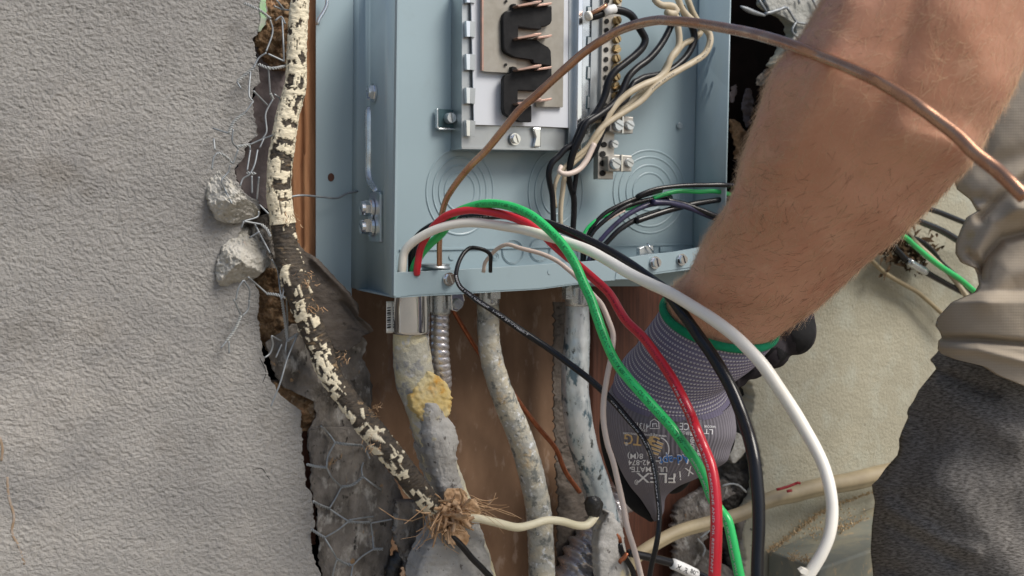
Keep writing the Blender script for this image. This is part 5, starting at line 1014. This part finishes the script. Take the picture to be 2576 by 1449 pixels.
def drape(name, pts_px, faces, target, off, mat, parent, flipn=False):
    """lays flat printed shapes on a surface of the figure, following its curve"""
    bvh = target; V = []
    for x, y in pts_px:
        h = bvh.ray_cast(CAM, ray(x, y).normalized())
        if h[0] is None: h = (C(x, y, .66), -ray(x, y).normalized())
        V.append(h[0] - ray(x, y).normalized() * off)
    return mesh_obj(name, V, faces, mat, parent, False)
bvh = BVHTree.FromPolygons([v.co for v in hand.data.vertices], [tuple(p.vertices) for p in hand.data.polygons])
def glove_text(s, cx, cy, h, mat, rot=180, w=None, shear=0, off=.0013):
    v, f = glyphs(s); xs = [c.x for c in v]; W0 = max(xs) - min(xs); sx = ((w * 1.1) / W0) if w else h; sy = h * 1.28; a = math.radians(rot); P = []
    for c in v:
        x, y = (c.x + shear * c.y) * sx, c.y * sy; P.append((cx + x * math.cos(a) + y * math.sin(a), cy - (-x * math.sin(a) + y * math.cos(a)) if False else cy + (x * math.sin(a) - y * math.cos(a))))
    drape('printed_lettering', P, f, bvh, off, mat, hand)
wi, ta, bl_ = mt['white_ink'], mt['tan_ink'], mt['blue_ink']
glove_text('FLEX', 1652, 1201, 27, wi, 181, 90); glove_text('\u00ae', 1601, 1212, 14, wi, 180)
glove_text('i', 1711, 1196, 27, wi, 174); glove_text('X', 1734, 1184, 24, wi, 160); glove_text('A', 1758, 1170, 24, wi, 150)
glove_text('ULTIMATE', 1634, 1180, 15, wi, 180, 82); glove_text('\u2122', 1588, 1175, 10, wi, 180)
glove_text('42-874', 1608, 1163, 15, wi, 180, 50); glove_text('8(M)', 1598, 1147, 15, wi, 180, 36)
glove_text('Ad-apt', 1697, 1156, 29, wi, 174, 74); glove_text('Ad-apt', 1697, 1156, 23, bl_, 174, 70, off=.0017)
glove_text('ATG', 1603, 1106, 30, ta, 186, 62); glove_text('\u00ae', 1576, 1116, 10, wi, 180); glove_text('3', 1645, 1108, 28, ta, 200, 22)
glove_text('www.atg-glovesolutions.com', 1622, 1094, 8, wi, 184, 100); glove_text('4131X', 1610, 1070, 16, wi, 187, 42); glove_text('EN388', 1612, 1082, 7, wi, 185, 30)
glove_text('CE', 1722, 1072, 20, wi, 184, 22); glove_text('THE ERGO', 1732, 1090, 9, wi, 190, 40)
for k, (s_, w_) in enumerate((('PROVEN BY', 44), ('SKIN HEALTH', 50), ('NOITATIDERCCA', 30))): glove_text(s_, 1742 + k * 16, 1110 + k * 10, 11, wi, 268, w_)
glove_text('LT', 1783, 1085, 14, wi, 184, 20); glove_text('HANDCARE', 1786, 1073, 7, wi, 184, 26)
def ringstroke(cx, cy, rx_, ry, a0, a1, w, m):
    P = []; F = []; n = 26
    for i in range(n + 1):
        a = math.radians(a0 + (a1 - a0) * i / n); P += [(cx + (rx_ - w) * math.cos(a), cy + (ry - w) * math.sin(a)), (cx + (rx_ + w) * math.cos(a), cy + (ry + w) * math.sin(a))]
    for i in range(n): F.append((2 * i, 2 * i + 1, 2 * i + 3, 2 * i + 2))
    drape('printed_emblem', P, F, bvh, .0010, m, hand)
ringstroke(1655, 1130, 28, 30, -75, 230, 1.3, wi)
def stroke(pts, w, m, off=.0011):
    P = []; F = []
    for i, (x, y) in enumerate(pts):
        x2, y2 = pts[min(i + 1, len(pts) - 1)]; x1, y1 = pts[max(0, i - 1)]; L = math.hypot(x2 - x1, y2 - y1); nx, ny = -(y2 - y1) / L, (x2 - x1) / L; P += [(x + nx * w, y + ny * w), (x - nx * w, y - ny * w)]
    for i in range(len(pts) - 1): F.append((2 * i, 2 * i + 1, 2 * i + 3, 2 * i + 2))
    drape('printed_emblem', P, F, bvh, off, m, hand)
for k, (dx0, dx1) in enumerate(((0, 16), (-5, 17), (-8, 16), (-12, 14), (-10, 6))):
    x0, y0 = 1652 - k * 3, 1112 + k * 8; stroke([(x0 + dx0, y0 - 1), (x0 + (dx0 + dx1) / 2, y0 + 3), (x0 + dx1, y0 + 7)], 3.3, wi, .0010); stroke([(x0 + dx0, y0 - 1), (x0 + (dx0 + dx1) / 2, y0 + 3), (x0 + dx1, y0 + 7)], 2.3, ta, .0014)
stroke([(1635, 1072), (1637, 1060), (1646, 1054), (1657, 1062), (1658, 1078), (1635, 1078), (1635, 1070)], 1.0, wi); stroke([(1642, 1064), (1642, 1074)], 1, wi); stroke([(1642, 1066), (1652, 1066), (1652, 1074)], 1, wi)
# grey knit patches on the second glove's knuckles
ob_ = other.evaluated_get(bpy.context.evaluated_depsgraph_get()); 
bpy.context.view_layer.update(); dg_ = bpy.context.evaluated_depsgraph_get(); me_ = other.evaluated_get(dg_).to_mesh(); Mw = other.evaluated_get(dg_).matrix_world.copy()
bv2 = BVHTree.FromPolygons([Mw @ v.co for v in me_.vertices], [tuple(p.vertices) for p in me_.polygons])
def patch(pts, m, off=.0004):
    xs = [p[0] for p in pts]; ys = [p[1] for p in pts]; st = 3.0; P = []; F = []; idx = {}
    def inside(x, y):
        c = False; j = len(pts) - 1
        for i in range(len(pts)):
            if (pts[i][1] > y) != (pts[j][1] > y) and x < (pts[j][0] - pts[i][0]) * (y - pts[i][1]) / (pts[j][1] - pts[i][1]) + pts[i][0]: c = not c
            j = i
        return c
    nx, ny = int((max(xs) - min(xs)) / st) + 2, int((max(ys) - min(ys)) / st) + 2
    def vid(i, j):
        if (i, j) not in idx:
            x, y = min(xs) + i * st, min(ys) + j * st; h = bv2.ray_cast(CAM, ray(x, y).normalized())
            if h[0] is None: idx[(i, j)] = None
            else: P.append(h[0] - ray(x, y).normalized() * off); idx[(i, j)] = len(P) - 1
        return idx[(i, j)]
    for i in range(nx):
        for j in range(ny):
            if inside(min(xs) + (i + .5) * st, min(ys) + (j + .5) * st):
                q = [vid(i, j), vid(i + 1, j), vid(i + 1, j + 1), vid(i, j + 1)]
                if None not in q: F.append(tuple(q))
    if F: mesh_obj('coated_patch', P, F, m, other, True)
D4 = lambda *a: [((1950 + x / 6.037) * .94255, (780 + y / 6.037) * .94255) for x, y in a]
patch(D4((960, 470), (1350, 430), (1420, 600), (1380, 900), (1080, 1060), (1050, 820), (1000, 780)), mt['nitrile'])
patch(D4((520, 880), (740, 900), (560, 1090)), mt['nitrile']); patch(D4((740, 880), (960, 1000), (800, 1150)), mt['nitrile'])
patch(D4((0, 1200), (400, 1260), (160, 1400), (0, 1300)), mt['nitrile'])
# shirt
SH_ = [([(2420, 400), (2470, 500), (2520, 470), (2600, 430)], 27, 0.96), ([(2430, 585), (2480, 500), (2560, 460)], 32, 0.84), ([(2470, 600), (2520, 530), (2600, 500)], 27, -0.72), ([(2450, 660), (2500, 580), (2576, 560)], 37, 1.08), ([(2480, 700), (2530, 640), (2600, 610)], 22, -0.90), ([(2560, 530), (2590, 560)], 32, 1.20), ([(2480, 760), (2560, 690), (2620, 680)], 50, 0.84), ([(2370, 850), (2450, 852), (2600, 862)], 8, -0.72), ([(2360, 820), (2450, 790), (2560, 810)], 30, 0.54), ([(2440, 640), (2466, 668), (2478, 720)], 11, -0.60), ([(2370, 880), (2460, 885), (2600, 925)], 20, 0.42), ([(2400, 170), (2500, 300)], 50, 0.48)]
SH = [([(2470, 690), (2484, 640), (2520, 600), (2620, 575)], 13, -1.3), ([(2468, 548), (2500, 512), (2540, 480), (2620, 420)], 13, -1.1), ([(2372, 851), (2460, 853), (2620, 868)], 8, -1.1), ([(2440, 640), (2466, 668), (2474, 700)], 10, -.9), ([(2404, 470), (2440, 500), (2470, 498)], 14, -.6), ([(2560, 520), (2620, 540)], 30, 1.2), ([(2480, 745), (2540, 690), (2620, 670)], 34, .8), ([(2450, 640), (2500, 560), (2620, 500)], 20, .8), ([(2375, 875), (2460, 880), (2620, 920)], 12, .5), ([(2440, 300), (2480, 420), (2620, 380)], 26, -.6)]
shirt = sheet('shirt', [(-700, 2560, 3300), (100, 2540, 3300), (165, 2490, 3300), (240, 2470, 3300), (300, 2440, 3300), (380, 2412, 3300), (440, 2404, 3300), (475, 2415, 3300), (500, 2448, 3300), (530, 2466, 3300), (545, 2440, 3300), (575, 2425, 3300), (610, 2412, 3300), (637, 2411, 3300), (660, 2425, 3300), (675, 2460, 3300), (690, 2466, 3300), (715, 2471, 3300), (735, 2460, 3300), (760, 2402, 3300), (775, 2388, 3300), (800, 2366, 3300), (820, 2360, 3300), (836, 2372, 3300), (850, 2377, 3300), (858, 2368, 3300), (880, 2366, 3300), (892, 2376, 3300), (905, 2410, 3300), (922, 2480, 3300), (945, 2515, 3300), (975, 2590, 3300)], (.86, 0), mt['shirt'], person, thick=.6, mode='z', cols_px=5, dy=4, ridges=SH, dfn=lambda x, y: 7 * (1 - math.exp(-max(0, x - 2350 - abs(y - 850) * .02) / 130)) + .12 * fbm(x * .012, y * .012, 4) + 2 * min(1, max(0, (y - 730) / 30)) - 1.2 * math.exp(-max(0, x - 2366) / 14))
JR = [([(2216, 1270), (2280, 1310), (2370, 1360), (2450, 1390)], 22, .55), ([(2240, 1320), (2330, 1370), (2400, 1410)], 20, -.4), ([(2380, 945), (2450, 975), (2500, 990)], 16, -1.0), ([(2400, 1000), (2560, 1100)], 46, .8), ([(2310, 1020), (2330, 1120), (2270, 1230)], 40, -.7), ([(2350, 1200), (2560, 1449)], 60, .8), ([(2200, 1420), (2260, 1440)], 20, -.8)]
jeans = sheet('jeans', [(870, 2380, 3300), (889, 2369, 3300), (907, 2350, 3300), (920, 2362, 3300), (930, 2367, 3300), (985, 2322, 3300), (1012, 2309, 3300), (1030, 2296, 3300), (1042, 2292, 3300), (1052, 2296, 3300), (1087, 2280, 3300), (1110, 2272, 3300), (1131, 2273, 3300), (1150, 2268, 3300), (1183, 2238, 3300), (1212, 2218, 3300), (1225, 2203, 3300), (1245, 2206, 3300), (1269, 2211, 3300), (1332, 2203, 3300), (1397, 2200, 3300), (1449, 2206, 3300), (1560, 2210, 3300)], (.90, 0), mt['denim'], person, thick=1, mode='z', cols_px=6, dy=5, ridges=JR, dfn=lambda x, y: 11 * (1 - math.exp(-max(0, x - 2200 - max(0, 1225 - y) * .45) / 170)) + .3 * fbm(x * .01, y * .01, 9) - 1.6 * math.exp(-max(0, x - 2204 - max(0, 1225 - y) * .45) / 10))

# ---------------------------------------------------------------- repeats of one kind share a group
GR = {'plaster_chunk': 'plaster chunks hanging in the wire netting', 'building_felt': 'torn pieces of building felt', 'wood_stud': 'wood studs of the wall', 'stucco_wall': 'stucco walls', 'chicken_wire': 'pieces of wire netting', 'conduit': 'metal conduits under the box', 'black_wire': 'black insulated wires', 'cream_wire': 'cream insulated wires in the box', 'green_wire': 'green insulated wires', 'white_wire': 'white insulated wires', 'mortar_scrap': 'mortar scraps at the wall edge', 'torn_fibre': 'torn shreds in the dark gap', 'tar_scrap': 'tarry scraps at the wall edge', 'paper_layer': 'pieces of building paper'}
for o in list(COL.objects):
    if o.parent is None and o.get('label') and o.name.split('.')[0] in GR: o['group'] = GR[o.name.split('.')[0]]
